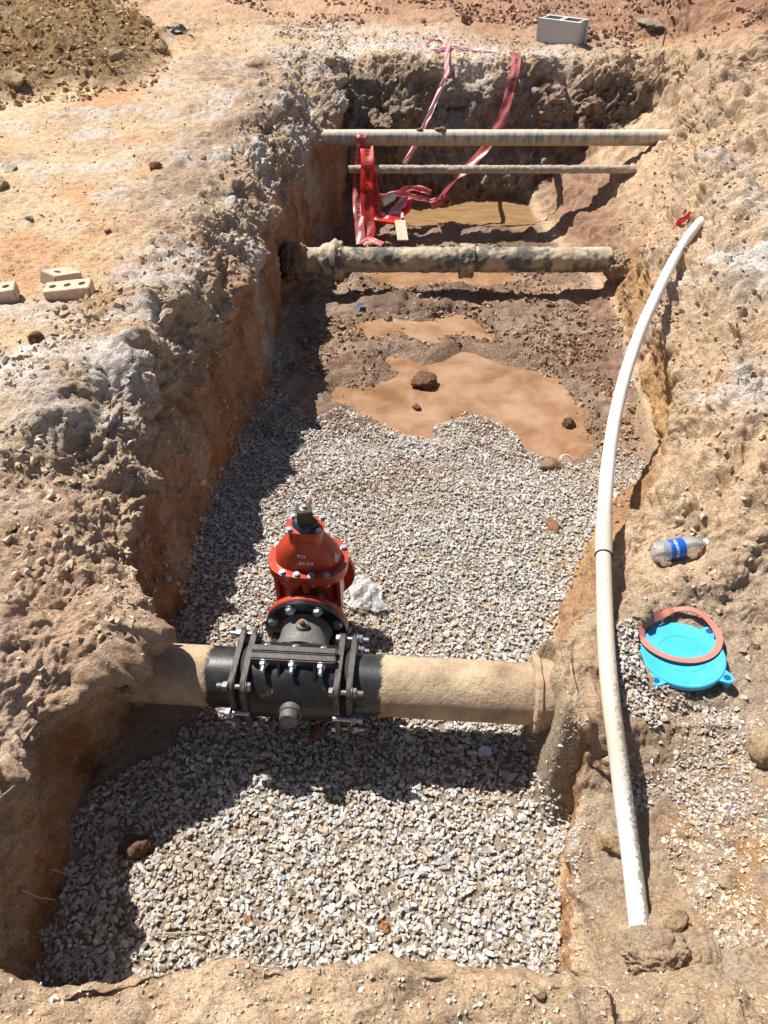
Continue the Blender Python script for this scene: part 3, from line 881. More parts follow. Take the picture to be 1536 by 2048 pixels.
scatter('spilled_gravel', [(1250, 1390), (1400, 1370), (1480, 1440), (1500, 1620), (1420, 1650), (1340, 1560), (1270, 1620), (1240, 1500)], 1300, .0045, .0115, GRAVEL,
        'grey gravel spilled beside the white pipe below the blue cap', 'gravel', 39, protos=PROTO, power=2, z=-.44, lam=.16, thr=-.12, lift=.35)
scatter('spilled_gravel', [(1222, 1270), (1262, 1260), (1290, 1400), (1340, 1440), (1300, 1470), (1235, 1430)], 520, .005, .0125, GRAVEL,
        'small heap of grey gravel between the white pipe and the blue cap', 'gravel', 40, protos=PROTO, power=2, z=-.44, lift=.9)
scatter('tan_pebbles', [(1340, 1640), (1536, 1400), (1600, 1900), (1450, 1900), (1400, 1780)], 2300, .003, .0115, island_stone('tan_pebble', [(0, (.34, .22, .13)), (.4, (.45, .33, .21)), (.75, (.48, .40, .31)), (.95, (.58, .56, .53))]),
        'orange and tan pebbles on the soil at the lower right', 'pebbles', 41, lam=.14, thr=-.05, power=2.8, z=-.43, lift=.25)
scatter('bank_pebbles', [(1130, 1960), (1120, 1500), (1240, 1450), (1290, 1850), (1600, 1950), (1600, 2200), (-100, 2200), (-100, 1880), (300, 1930)], 7000, .0012, .0085, PEBBLE,
        'fine grit and little stones on the near bank', 'pebbles', 42, power=6, z=-.2)
scatter('bank_pebbles', [(1250, 300), (1400, 180), (1700, 300), (1700, 1500), (1400, 1200), (1330, 1000), (1400, 860), (1330, 560)], 6500, .0025, .020, TANCLOD,
        'dry crumbs and stones on the bank right of the trench', 'pebbles', 43, power=4.5, z=-.15, protos=CPROTO)
scatter('edge_gravel', [(1075, 1500), (1130, 1500), (1150, 1900), (1090, 1920)], 700, .004, .010, GRAVEL,
        'loose stones against the low right edge of the gravel', 'gravel', 44, power=2, z=-.72, lam=.1, thr=0)

# ------------------------------------------------------------------ single rocks
def rock(name, px, py, r, mat, label, cat='rock', seed=0, sq=(1, .8, .65), rz=None, sink=.35, cuts=9, rough=.10):
    p = seat(px, py)
    if 'in the puddle' in label or 'in the brown puddle' in label or 'shore of the puddle' in label: p = Vector(U(px, py, -.868))
    bm = bmesh.new(); bmesh.ops.create_icosphere(bm, subdivisions=4 if r > .03 else 3, radius=1.0)
    co = np.array([v.co[:] for v in bm.verts]); rr = np.random.default_rng(seed)
    for _ in range(cuts):
        n = rr.normal(size=3); n /= np.linalg.norm(n); h = .62+.25*rr.random()
        d = co @ n - h; co -= np.outer(np.clip(d, 0, None)*.92, n)
    l = 1 + rough*fbm(co+seed, .55, seed, 4, .6)
    co = co*l[:, None]*np.array(sq)*r
    for v, c in zip(bm.verts, co): v.co = c
    o = bm_obj(name, bm, mat, None, True, 40)
    o.location = (p.x, p.y, p.z + r*sq[2]*(1-2*sink)*.9); o.rotation_euler = (rr.normal()*.15, rr.normal()*.15, rz if rz is not None else rr.random()*6)
    tag(o, label, cat)
    return o
def rmat(name, col, var=.3, s=25):
    return soil_material(name, tuple(v*1.25 for v in col))
RM_OR = rmat('orange_rock', (.42, .20, .09)); RM_TAN = rmat('tan_rock', (.42, .32, .215)); RM_GREY = rmat('grey_rock', (.42, .40, .37)); RM_BR = rmat('brown_rock', (.19, .11, .07))
RM_OCH = rmat('ochre_rock', (.44, .32, .19)); RM_PALE = rmat('pale_rock', (.50, .42, .31)); RM_RED = rmat('red_rock', (.27, .13, .08))
ROCKS = [
 ('rock', 632, 1472, .034, RM_RED, 'red brown lump of clay on the shaded gravel under the sleeve', (.8, 1, .7)),
 ('rock', 275, 1695, .050, RM_BR, 'large dark brown clod in the shaded gravel at the lower left', (.9, 1, .8)),
 ('rock', 242, 1845, .020, RM_BR, 'small brown stone in the shaded gravel near the front left corner', (1, .8, .7)),
 ('rock', 527, 1668, .018, RM_TAN, 'tan stone standing alone in the lower sunlit gravel', (1, .85, .8)),
 ('rock', 606, 1662, .020, RM_OR, 'bright orange clod in the gravel right of the tan stone', (1, .9, .6)),
 ('rock', 600, 1778+0, .018, RM_PALE, 'pale flat stone in the middle of the front gravel', (1, .8, .4)),
 ('rock', 495, 1835, .014, RM_OR, 'orange crumb of clay close to the front edge of the gravel', (1, .8, .6)),
 ('rock', 820, 1555, .020, RM_TAN, 'light tan stone at the lower rim of the pipe shadow', (1, .85, .6)),
 ('rock', 770, 1858, .018, RM_OR, 'rust coloured lump beside the near bank in the gravel', (1, .8, .7)),
 ('rock', 915, 1632, .013, RM_OCH, 'little ochre lump in the gravel right of the pipe shadow', (1, .8, .7)),
 ('rock', 868, 1515, .016, RM_RED, 'dull reddish lump in the shadow under the right half of the pipe', (1, .8, .7)),
 ('clod', 848, 768, .075, RM_BR, 'big dark mud clod standing in the brown puddle', (1, .85, .8)),
 ('clod', 1137, 848, .040, RM_BR, 'smaller dark clod near the right shore of the puddle', (1, .9, .7)),
 ('clod', 1055, 702, .055, RM_BR, 'dark wet clod on the far right shore of the puddle', (1, .8, .75)),
 ('clod', 832, 815, .028, RM_RED, 'little red mud lump in the puddle below the big clod', (1, .9, .7)),
 ('clod', 1100, 935, .055, rmat('mud_rock', (.36, .24, .16)), 'brown mud lump at the near right tip of the puddle', (1.2, .9, .6)),
 ('clod', 775, 640, .05, rmat('mud_rock', (.36, .24, .16)), 'upright wet mud lump behind the puddle', (.8, .6, .8)),
 ('rock', 1105, 1055, .05, RM_RED, 'reddish clay lump at the right edge of the gravel near the white pipe', (1.1, .7, .5)),
 ('rock', 1285, 1232, .040, RM_TAN, 'rounded tan boulder touching the red gasket', (1.1, .85, .8)),
 ('rock', 1215, 1525, .040, RM_OCH, 'ochre clod tucked under the left side of the white pipe', (.9, 1.1, .7)),
 ('rock', 1218, 1690, .042, RM_OCH, 'jagged ochre rock half under the white pipe in front', (.7, 1.1, .7)),
 ('rock', 1360, 1735, .018, RM_TAN, 'small oval tan stone right of the white pipe', (1, .7, .6)),
 ('rock', 1450, 1765, .026, RM_TAN, 'flat pinkish stone at the lower right', (1.1, .9, .5)),
 ('rock', 1478, 1848, .0095, RM_PALE, 'tiny cream pebble at the lower right', (1, .7, .6)),
 ('rock', 1345, 1852, .036, RM_OCH, 'broken yellowish clod over the near end of the white pipe', (1.3, .8, .7)),
 ('rock', 1530, 1505, .06, RM_OCH, 'large yellow brown boulder cut by the right edge', (1.2, .8, .6)),
 ('rock', 75, 680, .035, RM_BR, 'brown stone below the bricks on the left bank', (1, .85, .75)),
 ('rock', 60, 440, .022, RM_GREY, 'dark grey stone on the left ground above the bricks', (.8, 1, .8)),
 ('rock', 5, 375, .045, RM_OCH, 'brown rock cut by the left edge above the flat stone', (1, .8, .7)),
 ('rock', 20, 340, .05, RM_PALE, 'pale flat stone near the left edge', (1.3, .8, .4)),
 ('rock', 405, 322, .05, RM_TAN, 'angular tan rock on the left shoulder of the trench', (1.1, .7, .6)),
 ('clod', 310, 335, .040, RM_RED, 'red brown clod on the pale left ground', (1, .9, .8)),
 ('rock', 218, 465, .022, RM_RED, 'small dark red clod above the bricks', (1, .8, .7)),
 ('rock', 240, 515, .016, RM_PALE, 'white stone right of the bricks', (1, .8, .7)),
 ('rock', 20, 1055, .030, RM_OCH, 'ochre stone on the left slope at the picture edge', (1.2, .8, .7)),
 ('rock', 130, 618, .018, RM_BR, 'brown stone touching the front of the long brick', (1, .8, .7)),
 ('rock', 180, 616, .014, RM_BR, 'small brown stone at the right corner of the long brick', (1, .8, .7)),
 ('clod', 232, 118, .08, RM_OCH, 'big rounded clod at the front edge of the loose brown soil', (1.1, .9, .8)),
 ('clod', 325, 100, .075, RM_OCH, 'big clod at the right tip of the loose brown soil', (1.2, .9, .8)),
 ('clod', 30, 165, .09, RM_OCH, 'wide clod at the front left of the loose brown soil', (1.2, .9, .7)),
 ('rock', 1172, 82, .05, RM_BR, 'dark stone at the right foot of the concrete block', (1, .8, .7)),
 ('rock', 1300, 50, .15, rmat('brownish_rock', (.30, .24, .19)), 'long grey rock half buried beyond the block', (1.4, .6, .25)),
 ('rock', 660, 128, .07, RM_TAN, 'block shaped tan rock on the far left lip', (1, .8, .7)),
 ('rock', 930, 45, .06, RM_RED, 'dark red brown clod standing beyond the far lip', (.7, .7, 1)),
 ('rock', 1290, 1130+70, .012, RM_PALE, 'small whitish stone between the bottle and the boulder', (1, .8, .6)),
 ('rock', 75, 1965, .012, RM_GREY, 'dark grey pebble on the near bank', (1, .8, .6)),
 ('rock', 1075, 1985, .016, RM_TAN, 'tan lump with a sharp shadow on the near bank', (1, .8, .8)),
]
for i, (nm, px, py, r, mt, lb, sq) in enumerate(ROCKS):
    rock(nm, px, py, r, mt, lb, 'clod' if nm == 'clod' else 'rock', seed=500+i, sq=sq, rough=.16)

# ------------------------------------------------------------------ the water main across the trench
YAW = math.radians(-3.8)
PIPE_C = Vector((-.276, 1.357, -.500))
PR = .096
def main_pipe_material():
    m, nt, b = new_mat('dirty_black_pipe')
    tc = N(nt, 'ShaderNodeTexCoord'); sep = N(nt, 'ShaderNodeSeparateXYZ'); nt.links.new(tc.outputs['Object'], sep.inputs[0])
    ab = N(nt, 'ShaderNodeMath', operation='ABSOLUTE'); nt.links.new(sep.outputs[0], ab.inputs[0])
    nz = noise(nt, 16, 6, .7, tc.outputs['Object'])
    ad = N(nt, 'ShaderNodeMath', operation='MULTIPLY_ADD'); nt.links.new(nz, ad.inputs[0]); ad.inputs[1].default_value = .07; nt.links.new(ab.outputs[0], ad.inputs[2])
    st = ramp(nt, ad.outputs[0], [(.302, (0, 0, 0)), (.312, (1, 1, 1))])
    d1 = ramp(nt, noise(nt, 6, 8, .72, tc.outputs['Object']), [(.34, (.22, .145, .09)), (.5, (.38, .275, .18)), (.66, (.50, .385, .26))])
    # dark spots spread towards the underside of the pipe
    z = N(nt, 'ShaderNodeMapRange'); nt.links.new(sep.outputs[2], z.inputs[0]); z.inputs[1].default_value = -.02; z.inputs[2].default_value = -.095; z.inputs[3].default_value = 0; z.inputs[4].default_value = .35
    n2 = noise(nt, 28, 6, .75, tc.outputs['Object'])
    a2 = N(nt, 'ShaderNodeMath', operation='ADD'); nt.links.new(n2, a2.inputs[0]); nt.links.new(z.outputs[0], a2.inputs[1])
    spots = ramp(nt, a2.outputs[0], [(.70, (0, 0, 0)), (.79, (.85, .85, .85))])
    d2 = mixc(nt, spots, d1, (.13, .095, .07))
    blk = ramp(nt, noise(nt, 12, 5, .6, tc.outputs['Object']), [(.4, (.014, .014, .015)), (.75, (.05, .046, .042))])
    nt.links.new(mixc(nt, st, blk, d2), b.inputs['Base Color'])
    rr = N(nt, 'ShaderNodeMapRange'); nt.links.new(st, rr.inputs[0]); rr.inputs[3].default_value = .38; rr.inputs[4].default_value = .95
    nt.links.new(rr.outputs[0], b.inputs['Roughness'])
    h = mixc(nt, st, (.3, .3, .3), noise(nt, 40, 6, .7, tc.outputs['Object']))
    nt.links.new(bump(nt, noise(nt, 110, 5, .7, tc.outputs['Object']), .3, .002, bump(nt, h, .9, .012)), b.inputs['Normal'])
    return m
MAINPIPE = main_pipe_material()
CRUST = plain('mud_crust', (.36, .26, .175), .95, 0, .25, 14, .010, .2, dirt=(.30, .20, .13), dirt_amt=.6)
main = empty('water_pipe', PIPE_C, YAW)
tag(main, 'mud coated iron water pipe crossing the trench in front, blackened beside the sleeve', 'pipe')
def rip(s, a1=.012): 
    return lambda i, a: 1 + a1*math.sin(a*3+i*.23+s)*math.sin(i*.31) + a1*.6*math.sin(a*7+i*.7)
bm = bmesh.new()
tube(bm, [(x, 0, 0) for x in np.linspace(-.62, .93, 120)], PR, 40, ripple=lambda i, a: 1+.003*math.sin(5*a+i*.3))
bm_obj('barrel', bm, MAINPIPE, main)
bm = bmesh.new()
lathe(bm, [(.097, .735), (.116, .738), (.121, .742), (.121, .756), (.113, .762), (.110, .80), (.108, .92)], 'X', (0, 0, 0), 44)
bmesh.ops.subdivide_edges(bm, edges=bm.edges[:], cuts=2, use_grid_fill=True)
rough_mesh(bm, .004, .03, 5)
bm_obj('bell', bm, CRUST, main)

# soil sticking round the pipe where it leaves the left bank and on the bell
def soil_lump(name, px, py, r, sq, label, seed, col=None, zoff=0.0, parentless=True, zz=None):
    p = seat(px, py) if zz is None else Vector(U(px, py, zz))
    bm = bmesh.new(); bmesh.ops.create_icosphere(bm, subdivisions=5, radius=1)
    co = np.array([v.co[:] for v in bm.verts])
    l = 1 + .25*fbm(co+seed, .8, seed, 6, .62) + .14*clods(co+seed, .30, seed) + .07*clods(co+seed, .14, seed+1) + .10*np.abs(fbm(co+seed, .35, seed+9, 3))
    co = co*l[:, None]*np.array(sq)*r
    for v, c in zip(bm.verts, co): v.co = c
    o = bm_obj(name, bm, CRUST if col is None else col, None, True, 60)
    o.location = p + Vector((0, 0, zoff)); tag(o, label, 'soil')
    return o
LUMP = soil_material('bank_soil', (.50, .37, .26))
LUMP2 = soil_material('left_bank_soil', (.36, .25, .165))
soil_lump('soil_mound', 276, 1320, .105, (.75, 1.1, .95), 'lump of brown soil round the pipe where it leaves the left bank', 4, LUMP2, 0, zz=-.48)
soil_lump('soil_mound', 1085, 1555, .045, (.8, .8, .9), 'grey brown mud lump at the foot of the right bank under the pipe', 9, LUMP2, 0, zz=-.72)

soil_lump('soil_mound', 590, 525, .10, (.8, 1.0, 1.1), 'dark soil overhanging the left end of the crusted pipe', 12, LUMP2, 0, zz=-.64)
soil_lump('soil_mound', 1232, 530, .085, (.9, 1.0, .9), 'tan soil round the right end of the crusted pipe', 13, LUMP, 0, zz=-.66)
soil_lump('soil_mound', 1306, 1905, .045, (1.5, 1.0, .8), 'crumbled soil heaped over the buried near end of the white pipe', 21, LUMP, .012)
# tapping sleeve
IRON = plain('black_iron', (.014, .014, .015), .40, 0, .35, 25, .002, .4, dirt=(.09, .07, .05), dirt_amt=.62)
IRONW = plain('worn_iron', (.06, .05, .045), .55, 0, .4, 22, .003, .4, dirt=(.17, .13, .095), dirt_amt=.56)
STEEL = plain('zinc_steel', (.36, .37, .39), .38, .8, .15, 40, 0, .5)
DKSTEEL = plain('dull_steel', (.20, .18, .17), .5, .6, .3, 40, .001, .5)
RUST = plain('rusty_bolt', (.33, .12, .05), .7, .2, .3, 50, .001)
sl = empty('tapping_sleeve', PIPE_C, YAW)
tag(sl, 'black split tapping sleeve with bolted glands clamped round the pipe', 'pipe sleeve')
bm = bmesh.new()
lathe(bm, [(.100, -.135), (.117, -.135), (.117, -.06), (.121, -.05), (.121, .05), (.117, .06), (.117, .135), (.100, .135)], 'X', (0, 0, 0), 48)
bm_obj('sleeve_body', bm, IRON, sl)
for yy, nm, mt in ((-.0145, 'front_joint_flange', IRONW), (.0145, 'rear_joint_flange', IRONW)):
    for zs in (1, -1):
        bm = bmesh.new()
        box(bm, (0, yy, zs*.125), (.262, .025, .044), .004)
        bm_obj('joint_flange', bm, mt, sl)
def gland_poly(r, flat=.86, n=4, ear=.022, ph=math.pi/4):
    out = []
    for a in np.linspace(0, 2*math.pi, 64, endpoint=False):
        k = math.cos(n*(a-ph)); rr = r + ear*max(0, k)**1.4 - .006*max(0, -k)
        out.append((rr*math.cos(a), rr*math.sin(a)))
    return out
for s in (-1, 1):
    bm = bmesh.new()
    prism(bm, gland_poly(.131, ear=.026), .018, Matrix.Translation((s*.141-.009, 0, 0)) @ AX['+X'], .003)
    bm_obj('end_flange', bm, IRONW, sl)
    bm = bmesh.new()
    prism(bm, gland_poly(.127, ear=.028), .017, Matrix.Translation((s*.178-.008, 0, 0)) @ AX['+X'] , .003)
    bm_obj('gland', bm, IRONW, sl)
    bm = bmesh.new(); lathe(bm, [(.099, s*.150), (.112, s*.150), (.112, s*.169), (.099, s*.169)], 'X', (0, 0, 0), 40)
    bm_obj('rubber_gasket', bm, plain('gasket_rubber', (.015, .015, .015), .8), sl)
    for k in range(4):
        a = math.pi/4 + k*math.pi/2
        y, z = .140*math.cos(a), .140*math.sin(a)
        bm = bmesh.new()
        tube(bm, [(s*.128, y, z), (s*.19, y, z)], .0075, 10)
        hexbolt(bm, (s*.186, y, z), '+X' if s > 0 else '-X', .0155, .014, .020)
        hexbolt(bm, (s*.132, y, z), '-X' if s > 0 else '+X', .0145, .012, 0)
        bm_obj('bolt', bm, STEEL if (k+s) % 2 else DKSTEEL, sl)
    for k in (1, 3):
        a = k*math.pi/2 + math.pi/2
        y, z = .128*math.cos(a), 0
        bm = bmesh.new(); tube(bm, [(s*.128, y, z), (s*.19, y, z)], .0075, 10)
        hexbolt(bm, (s*.186, y, z), '+X' if s > 0 else '-X', .0155, .014, .018)
        bm_obj('bolt', bm, STEEL, sl)
for x in (-.088, 0, .088):
    bm = bmesh.new(); hexbolt(bm, (x, -.027, .128), '-Y', .0135, .013, .020, sr=.0078)
    bm_obj('bolt', bm, STEEL, sl)
    bm = bmesh.new(); hexbolt(bm, (x, .027, .128), '+Y', .0135, .011, 0)
    bm_obj('bolt', bm, STEEL, sl)
for x in (-.045, .064):
    bm = bmesh.new()
    pf = [(-.112, 0), (-.107, .05), (-.03, .142), (-.03, .10)]
    prism(bm, [(a, b_) for a, b_ in pf], .009, Matrix.Translation((x, 0, 0)) @ Matrix(((0, 0, 1, 0), (1, 0, 0, 0), (0, 1, 0, 0), (0, 0, 0, 1))), .001)
    bm_obj('rib', bm, IRON, sl)
bm = bmesh.new()
lathe(bm, [(.0, .162), (.012, .165), (.028, .163), (.029, .160), (.031, .154), (.031, .138), (.035, .136), (.035, .100)], 'Z', (0, 0, 0), 32)
bmesh.ops.transform(bm, matrix=Matrix.Translation((.0, 0, 0)) @ Matrix.Rotation(math.radians(82), 4, 'X'), verts=bm.verts)
pl = bm_obj('outlet_plug', bm, plain('grey_brown_plug', (.10, .09, .08), .6, .2, .3, 30, .002), sl)
bm = bmesh.new()
lathe(bm, [(.093, .085), (.090, .12), (.082, .15), (.082, .185), (.090, .198)], 'Y', (0, 0, 0), 44)
NECKM = plain('grey_coated_iron', (.12, .115, .11), .55, 0, .25, 14, .002, .4, dirt=(.20, .17, .14), dirt_amt=.62)
bm_obj('branch_neck', bm, NECKM, sl)
bm = bmesh.new()
lathe(bm, [(.06, .198), (.137, .198), (.1395, .201), (.1395, .216), (.137, .219), (.06, .219)], 'Y', (0, 0, 0), 64)
BLACKFL = plain('gloss_black_flange', (.012, .012, .013), .22, 0, .2, 20, .001, .5)
bm_obj('branch_flange', bm, BLACKFL, sl)
for k in range(8):
    a = math.radians(22.5+45*k)
    bm = bmesh.new(); hexbolt(bm, (.118*math.cos(a), .198, .118*math.sin(a)), '-Y', .0150, .012, 0, spin=.2*k)
    bm_obj('bolt', bm, STEEL, sl)
bm = bmesh.new(); lathe(bm, [(.021, .070), (.021, .094), (.017, .098), (.009, .098)], 'Z', (0, .152, 0), 24)
boss = bm_obj('test_boss', bm, NECKM, sl)
bm = bmesh.new(); hexbolt(bm, (0, .152, .097), '+Z', .0105, .013, .004, washer=False)
bm_obj('test_plug', bm, RUST, boss)
def relief_text(s, size, M, mat, parent, name='lettering', th=.0012):
    vs, fs = text_data(s, size)
    bm = bmesh.new(); vv = [bm.verts.new(v) for v in vs]
    for f in fs:
        try: bm.faces.new([vv[i] for i in f])
        except ValueError: pass
    r = bmesh.ops.extrude_face_region(bm, geom=bm.faces[:])
    bmesh.ops.translate(bm, verts=[g for g in r['geom'] if isinstance(g, bmesh.types.BMVert)], vec=(0, 0, th))
    bmesh.ops.transform(bm, matrix=M, verts=bm.verts)
    return bm_obj(name, bm, mat, parent, False)
def wrap_cyl(o, R_):
    """bend lettering laid at z=R_ round the Y axis"""
    for v in o.data.vertices:
        x, y, z = v.co; a = x/R_; v.co = (z*math.sin(a), y, z*math.cos(a))
t = relief_text('200 W', .027, Matrix.Translation((0, .112, .0905)), plain('lettering_grey', (.2, .19, .18), .5), sl)
wrap_cyl(t, .0905)
t = relief_text('KM', .021, Matrix.Translation((0, 0, .1185)), plain('orange_paint_mark', (.42, .17, .05), .7), sl, 'paint_mark', .0006)
for v in t.data.vertices:
    x, y, z = v.co; a = math.radians(52)+ -y/.1185; v.co = (x-.045, -z*math.sin(a), z*math.cos(a))

# gate valve
RED = plain('red_epoxy', (.38, .046, .018), .28, 0, .10, 18, .0012, .5, dirt=(.38, .15, .09), dirt_amt=.66)
vdir = Matrix.Rotation(YAW, 4, 'Z')
VC = PIPE_C + vdir.to_3x3() @ Vector((0, .353, 0))
gv = empty('gate_valve', VC, YAW)
tag(gv, 'glossy red gate valve standing on the gravel behind the black sleeve', 'gate valve')
def sellipse(rx, ry, n=2.6, k=48):
    out = []
    for a in np.linspace(0, 2*math.pi, k, endpoint=False):
        c, s = math.cos(a), math.sin(a)
        out.append((rx*math.copysign(abs(c)**(2/n), c), ry*math.copysign(abs(s)**(2/n), s)))
    return out
def loft(bm, secs, n=2.6, k=48):
    rings = [[bm.verts.new((x, y+oy, z)) for x, y in sellipse(rx, ry, nn, k)] for rx, ry, z, oy, nn in secs]
    for a, b_ in zip(rings, rings[1:]):
        for i in range(k): bm.faces.new((a[i], a[(i+1) % k], b_[(i+1) % k], b_[i]))
    bm.faces.new(rings[0][::-1]); bm.faces.new(rings[-1])
bm = bmesh.new()
loft(bm, [(.05, .03, -.165, 0, 2.2), (.078, .048, -.155, 0, 2.2), (.098, .058, -.12, 0, 2.2), (.108, .062, -.05, 0, 2.6), (.110, .064, .06, 0, 3), (.110, .066, .17, 0, 3)])
bm_obj('body', bm, RED, gv)
for s in (-1, 1):
    bm = bmesh.new(); lathe(bm, [(.088, 0), (.088, s*.095), (.098, s*.108), (.10, s*.12)], 'Y', (0, 0, 0), 44); bm_obj('bore', bm, RED, gv)
    bm = bmesh.new(); lathe(bm, [(.075, s*.112), (.137, s*.112), (.1395, s*.115), (.1395, s*.130), (.137, s*.1335), (.08, s*.1335)], 'Y', (0, 0, 0), 64)
    bm_obj('end_flange', bm, RED, gv)
for k in range(8):
    a = math.radians(22.5+45*k)
    bm = bmesh.new(); hexbolt(bm, (.118*math.cos(a), -.112, .118*math.sin(a)), '+Y', .0145, .012, .018, washer=True)
    bm_obj('bolt', bm, STEEL, gv)
for x in (0,):
    bm = bmesh.new(); box(bm, (x, -.082, .14), (.018, .05, .09), .003); bm_obj('rib', bm, RED, gv)
    bm = bmesh.new(); box(bm, (x, .082, .14), (.018, .05, .09), .003); bm_obj('rib', bm, RED, gv)
for x in (-.104, .104):
    bm = bmesh.new(); box(bm, (x, -.02, .10), (.014, .10, .15), .004); bm_obj('side_rib', bm, RED, gv)
bm = bmesh.new()
prism(bm, sellipse(.132, .098, 2.7, 64), .018, Matrix.Translation((0, 0, .166)), .003); bm_obj('body_top_flange', bm, RED, gv)
bm = bmesh.new()
prism(bm, sellipse(.133, .099, 2.7, 64), .018, Matrix.Translation((0, 0, .1855)), .004); bnf = bm_obj('bonnet_flange', bm, RED, gv)
bm = bmesh.new()
loft(bm, [(.113, .070, .200, 0, 2.5), (.111, .069, .215, 0, 2.5), (.104, .066, .240, 0, 2.4), (.090, .061, .265, 0, 2.3), (.074, .056, .285, 0, 2.2), (.060, .051, .300, 0, 2.2), (.050, .047, .312, 0, 2.2)])
bn = bm_obj('bonnet', bm, RED, gv)
bm = bmesh.new()
loft(bm, [(.058, .046, .275, -.004, 3.2), (.056, .044, .305, -.002, 3.2), (.053, .042, .332, 0, 3.2), (.053, .041, .338, 0, 3.2)])
bm_obj('stuffing_box', bm, RED, gv)
bm = bmesh.new()
prism(bm, sellipse(.061, .044, 3.4, 48), .013, Matrix.Translation((0, 0, .338)), .003); bm_obj('seal_plate', bm, RED, gv)
for x, y in ((-.075, -.080), (-.027, -.087), (.022, -.087), (.070, -.082), (.112, -.052), (.112, .045), (.05, .084), (-.05, .084), (-.112, .045), (-.108, -.058)):
    if (x, y) in ((-.108, -.058), (.112, -.052)): continue
    bm = bmesh.new(); tube(bm, [(x, y, .160), (x, y, .205)], .005, 8); hexbolt(bm, (x, y, .2035), '+Z', .0105, .008, 0, spin=x*9); hexbolt(bm, (x, y, .166), '-Z', .010, .008, .006)
    bm_obj('bolt', bm, STEEL, gv)
for x, y in ((-.048, -.030), (.048, -.030), (-.046, .032), (.050, .032)):
    bm = bmesh.new(); hexbolt(bm, (x, y, .351), '+Z', .0098, .008, 0); bm_obj('bolt', bm, STEEL, gv)
NAVY = plain('dark_blue_cap', (.012, .030, .055), .45, 0, .2, 40, .001)
bm = bmesh.new()
prof = []
k = 48
rings = []
for r, z in ((.0405, .352), (.041, .358), (.034, .370), (.024, .376)):
    rings.append([bm.verts.new(((r+.0028*math.cos(4*a))*math.cos(a), (r+.0028*math.cos(4*a))*math.sin(a), z)) for a in np.linspace(0, 2*math.pi, k, endpoint=False)])
for a, b_ in zip(rings, rings[1:]):
    for i in range(k): bm.faces.new((a[i], a[(i+1) % k], b_[(i+1) % k], b_[i]))
bm.faces.new(rings[0][::-1]); bm.faces.new(rings[-1])
sk = bm_obj('stem_skirt', bm, NAVY, gv)
BRONZE = plain('nut_bronze_black', (.055, .045, .026), .38, .3, .25, 30, .001, .5)
bm = bmesh.new()
M = Matrix.Translation((0, 0, .374)) @ Matrix.Rotation(math.radians(14), 4, 'Z')
a = [bm.verts.new(M @ Vector((x, y, 0))) for x, y in ((-.0265, -.0265), (.0265, -.0265), (.0265, .0265), (-.0265, .0265))]
b_ = [bm.verts.new(M @ Vector((x, y, .05))) for x, y in ((-.0245, -.0245), (.0245, -.0245), (.0245, .0245), (-.0245, .0245))]
fs = [bm.faces.new(a[::-1]), bm.faces.new(b_)] + [bm.faces.new((a[i], a[(i+1) % 4], b_[(i+1) % 4], b_[i])) for i in range(4)]
bmesh.ops.bevel(bm, geom=bm.edges[:], offset=.0022, segments=2, affect='EDGES')
nut = bm_obj('operating_nut', bm, BRONZE, gv)
bm = bmesh.new(); lathe(bm, [(.0135, .4245), (.0135, .4262), (.011, .4268)], 'Z', (0, 0, 0), 20); hexbolt(bm, (0, 0, .4262), '+Z', .0095, .006, 0, washer=False)
bm_obj('nut_bolt', bm, STEEL, nut)
WHITEINK = plain('white_stencil', (.72, .62, .58), .6, 0, .3, 90)
bb = None
def on_bonnet(s, size, z, xoff):
    """lettering pressed on the front curve of the bonnet"""
    vs, fs = text_data(s, size, .0006)
    bv = BVHTree.FromPolygons([v.co[:] for v in bn.data.vertices], [p.vertices[:] for p in bn.data.polygons])
    out = []
    for v in vs:
        h = bv.ray_cast(Vector((v.x+xoff, -.3, z+v.y*.8)), Vector((0, 1, 0)))
        if h[0] is None: h = (Vector((v.x+xoff, -.066, z+v.y)), Vector((0, -1, 0)))
        nn = h[1] if h[1].y < 0 else -h[1]
        out.append(h[0]+nn*.0011)
    mesh_obj('lettering', out, fs, WHITEINK, bn)
on_bonnet('TO', .021, .264, -.012)
on_bonnet('..30.24', .022, .238, -.002)
bm = bmesh.new(); 
prism(bm, [(-.009, -.013), (.009, -.013), (.009, .009), (.003, .014), (-.009, .011)], .0012, Matrix.Translation((.099, -.036, .243)) @ Matrix.Rotation(math.radians(-35), 4, 'Z') @ Matrix.Rotation(math.radians(64), 4, 'X'))
bm_obj('sticker', bm, plain('white_sticker', (.75, .75, .73), .5, 0, .1), gv)

# ------------------------------------------------------------------ far pipes
MUDPIPE = plain('mud_crusted_pipe', (.42, .345, .25), .93, 0, .28, 9, .010, .25, dirt=(.12, .115, .10), dirt_amt=.48)
p4 = empty('crusted_pipe', (0.41, 4.75, -.632), 0)
tag(p4, 'thick mud crusted pipe with couplings low across the middle of the trench', 'pipe')
def joint_profile():
    xs = np.linspace(-1.02, 1.09, 140); rs = []
    for x in xs:
        r = .080
        r += .040*math.exp(-((x+.72)/.03)**2) + .026*sstep(-.84, -.80, x)*(1-sstep(-.74, -.70, x))
        rs.append(float(r))
    return xs, rs
xs, rs = joint_profile()
nr = np.random.default_rng(3)
bm = bmesh.new()
tube(bm, [(x, 0, 0) for x in xs], rs, 34, ripple=lambda i, a: 1+.02*math.sin(a*3+i*.4)*math.sin(i*.17)+.012*math.sin(7*a+i))
bmesh.ops.subdivide_edges(bm, edges=bm.edges[:], cuts=1, use_grid_fill=True)
rough_mesh(bm, .0045, .03, 77)
bm_obj('barrel', bm, MUDPIPE, p4)
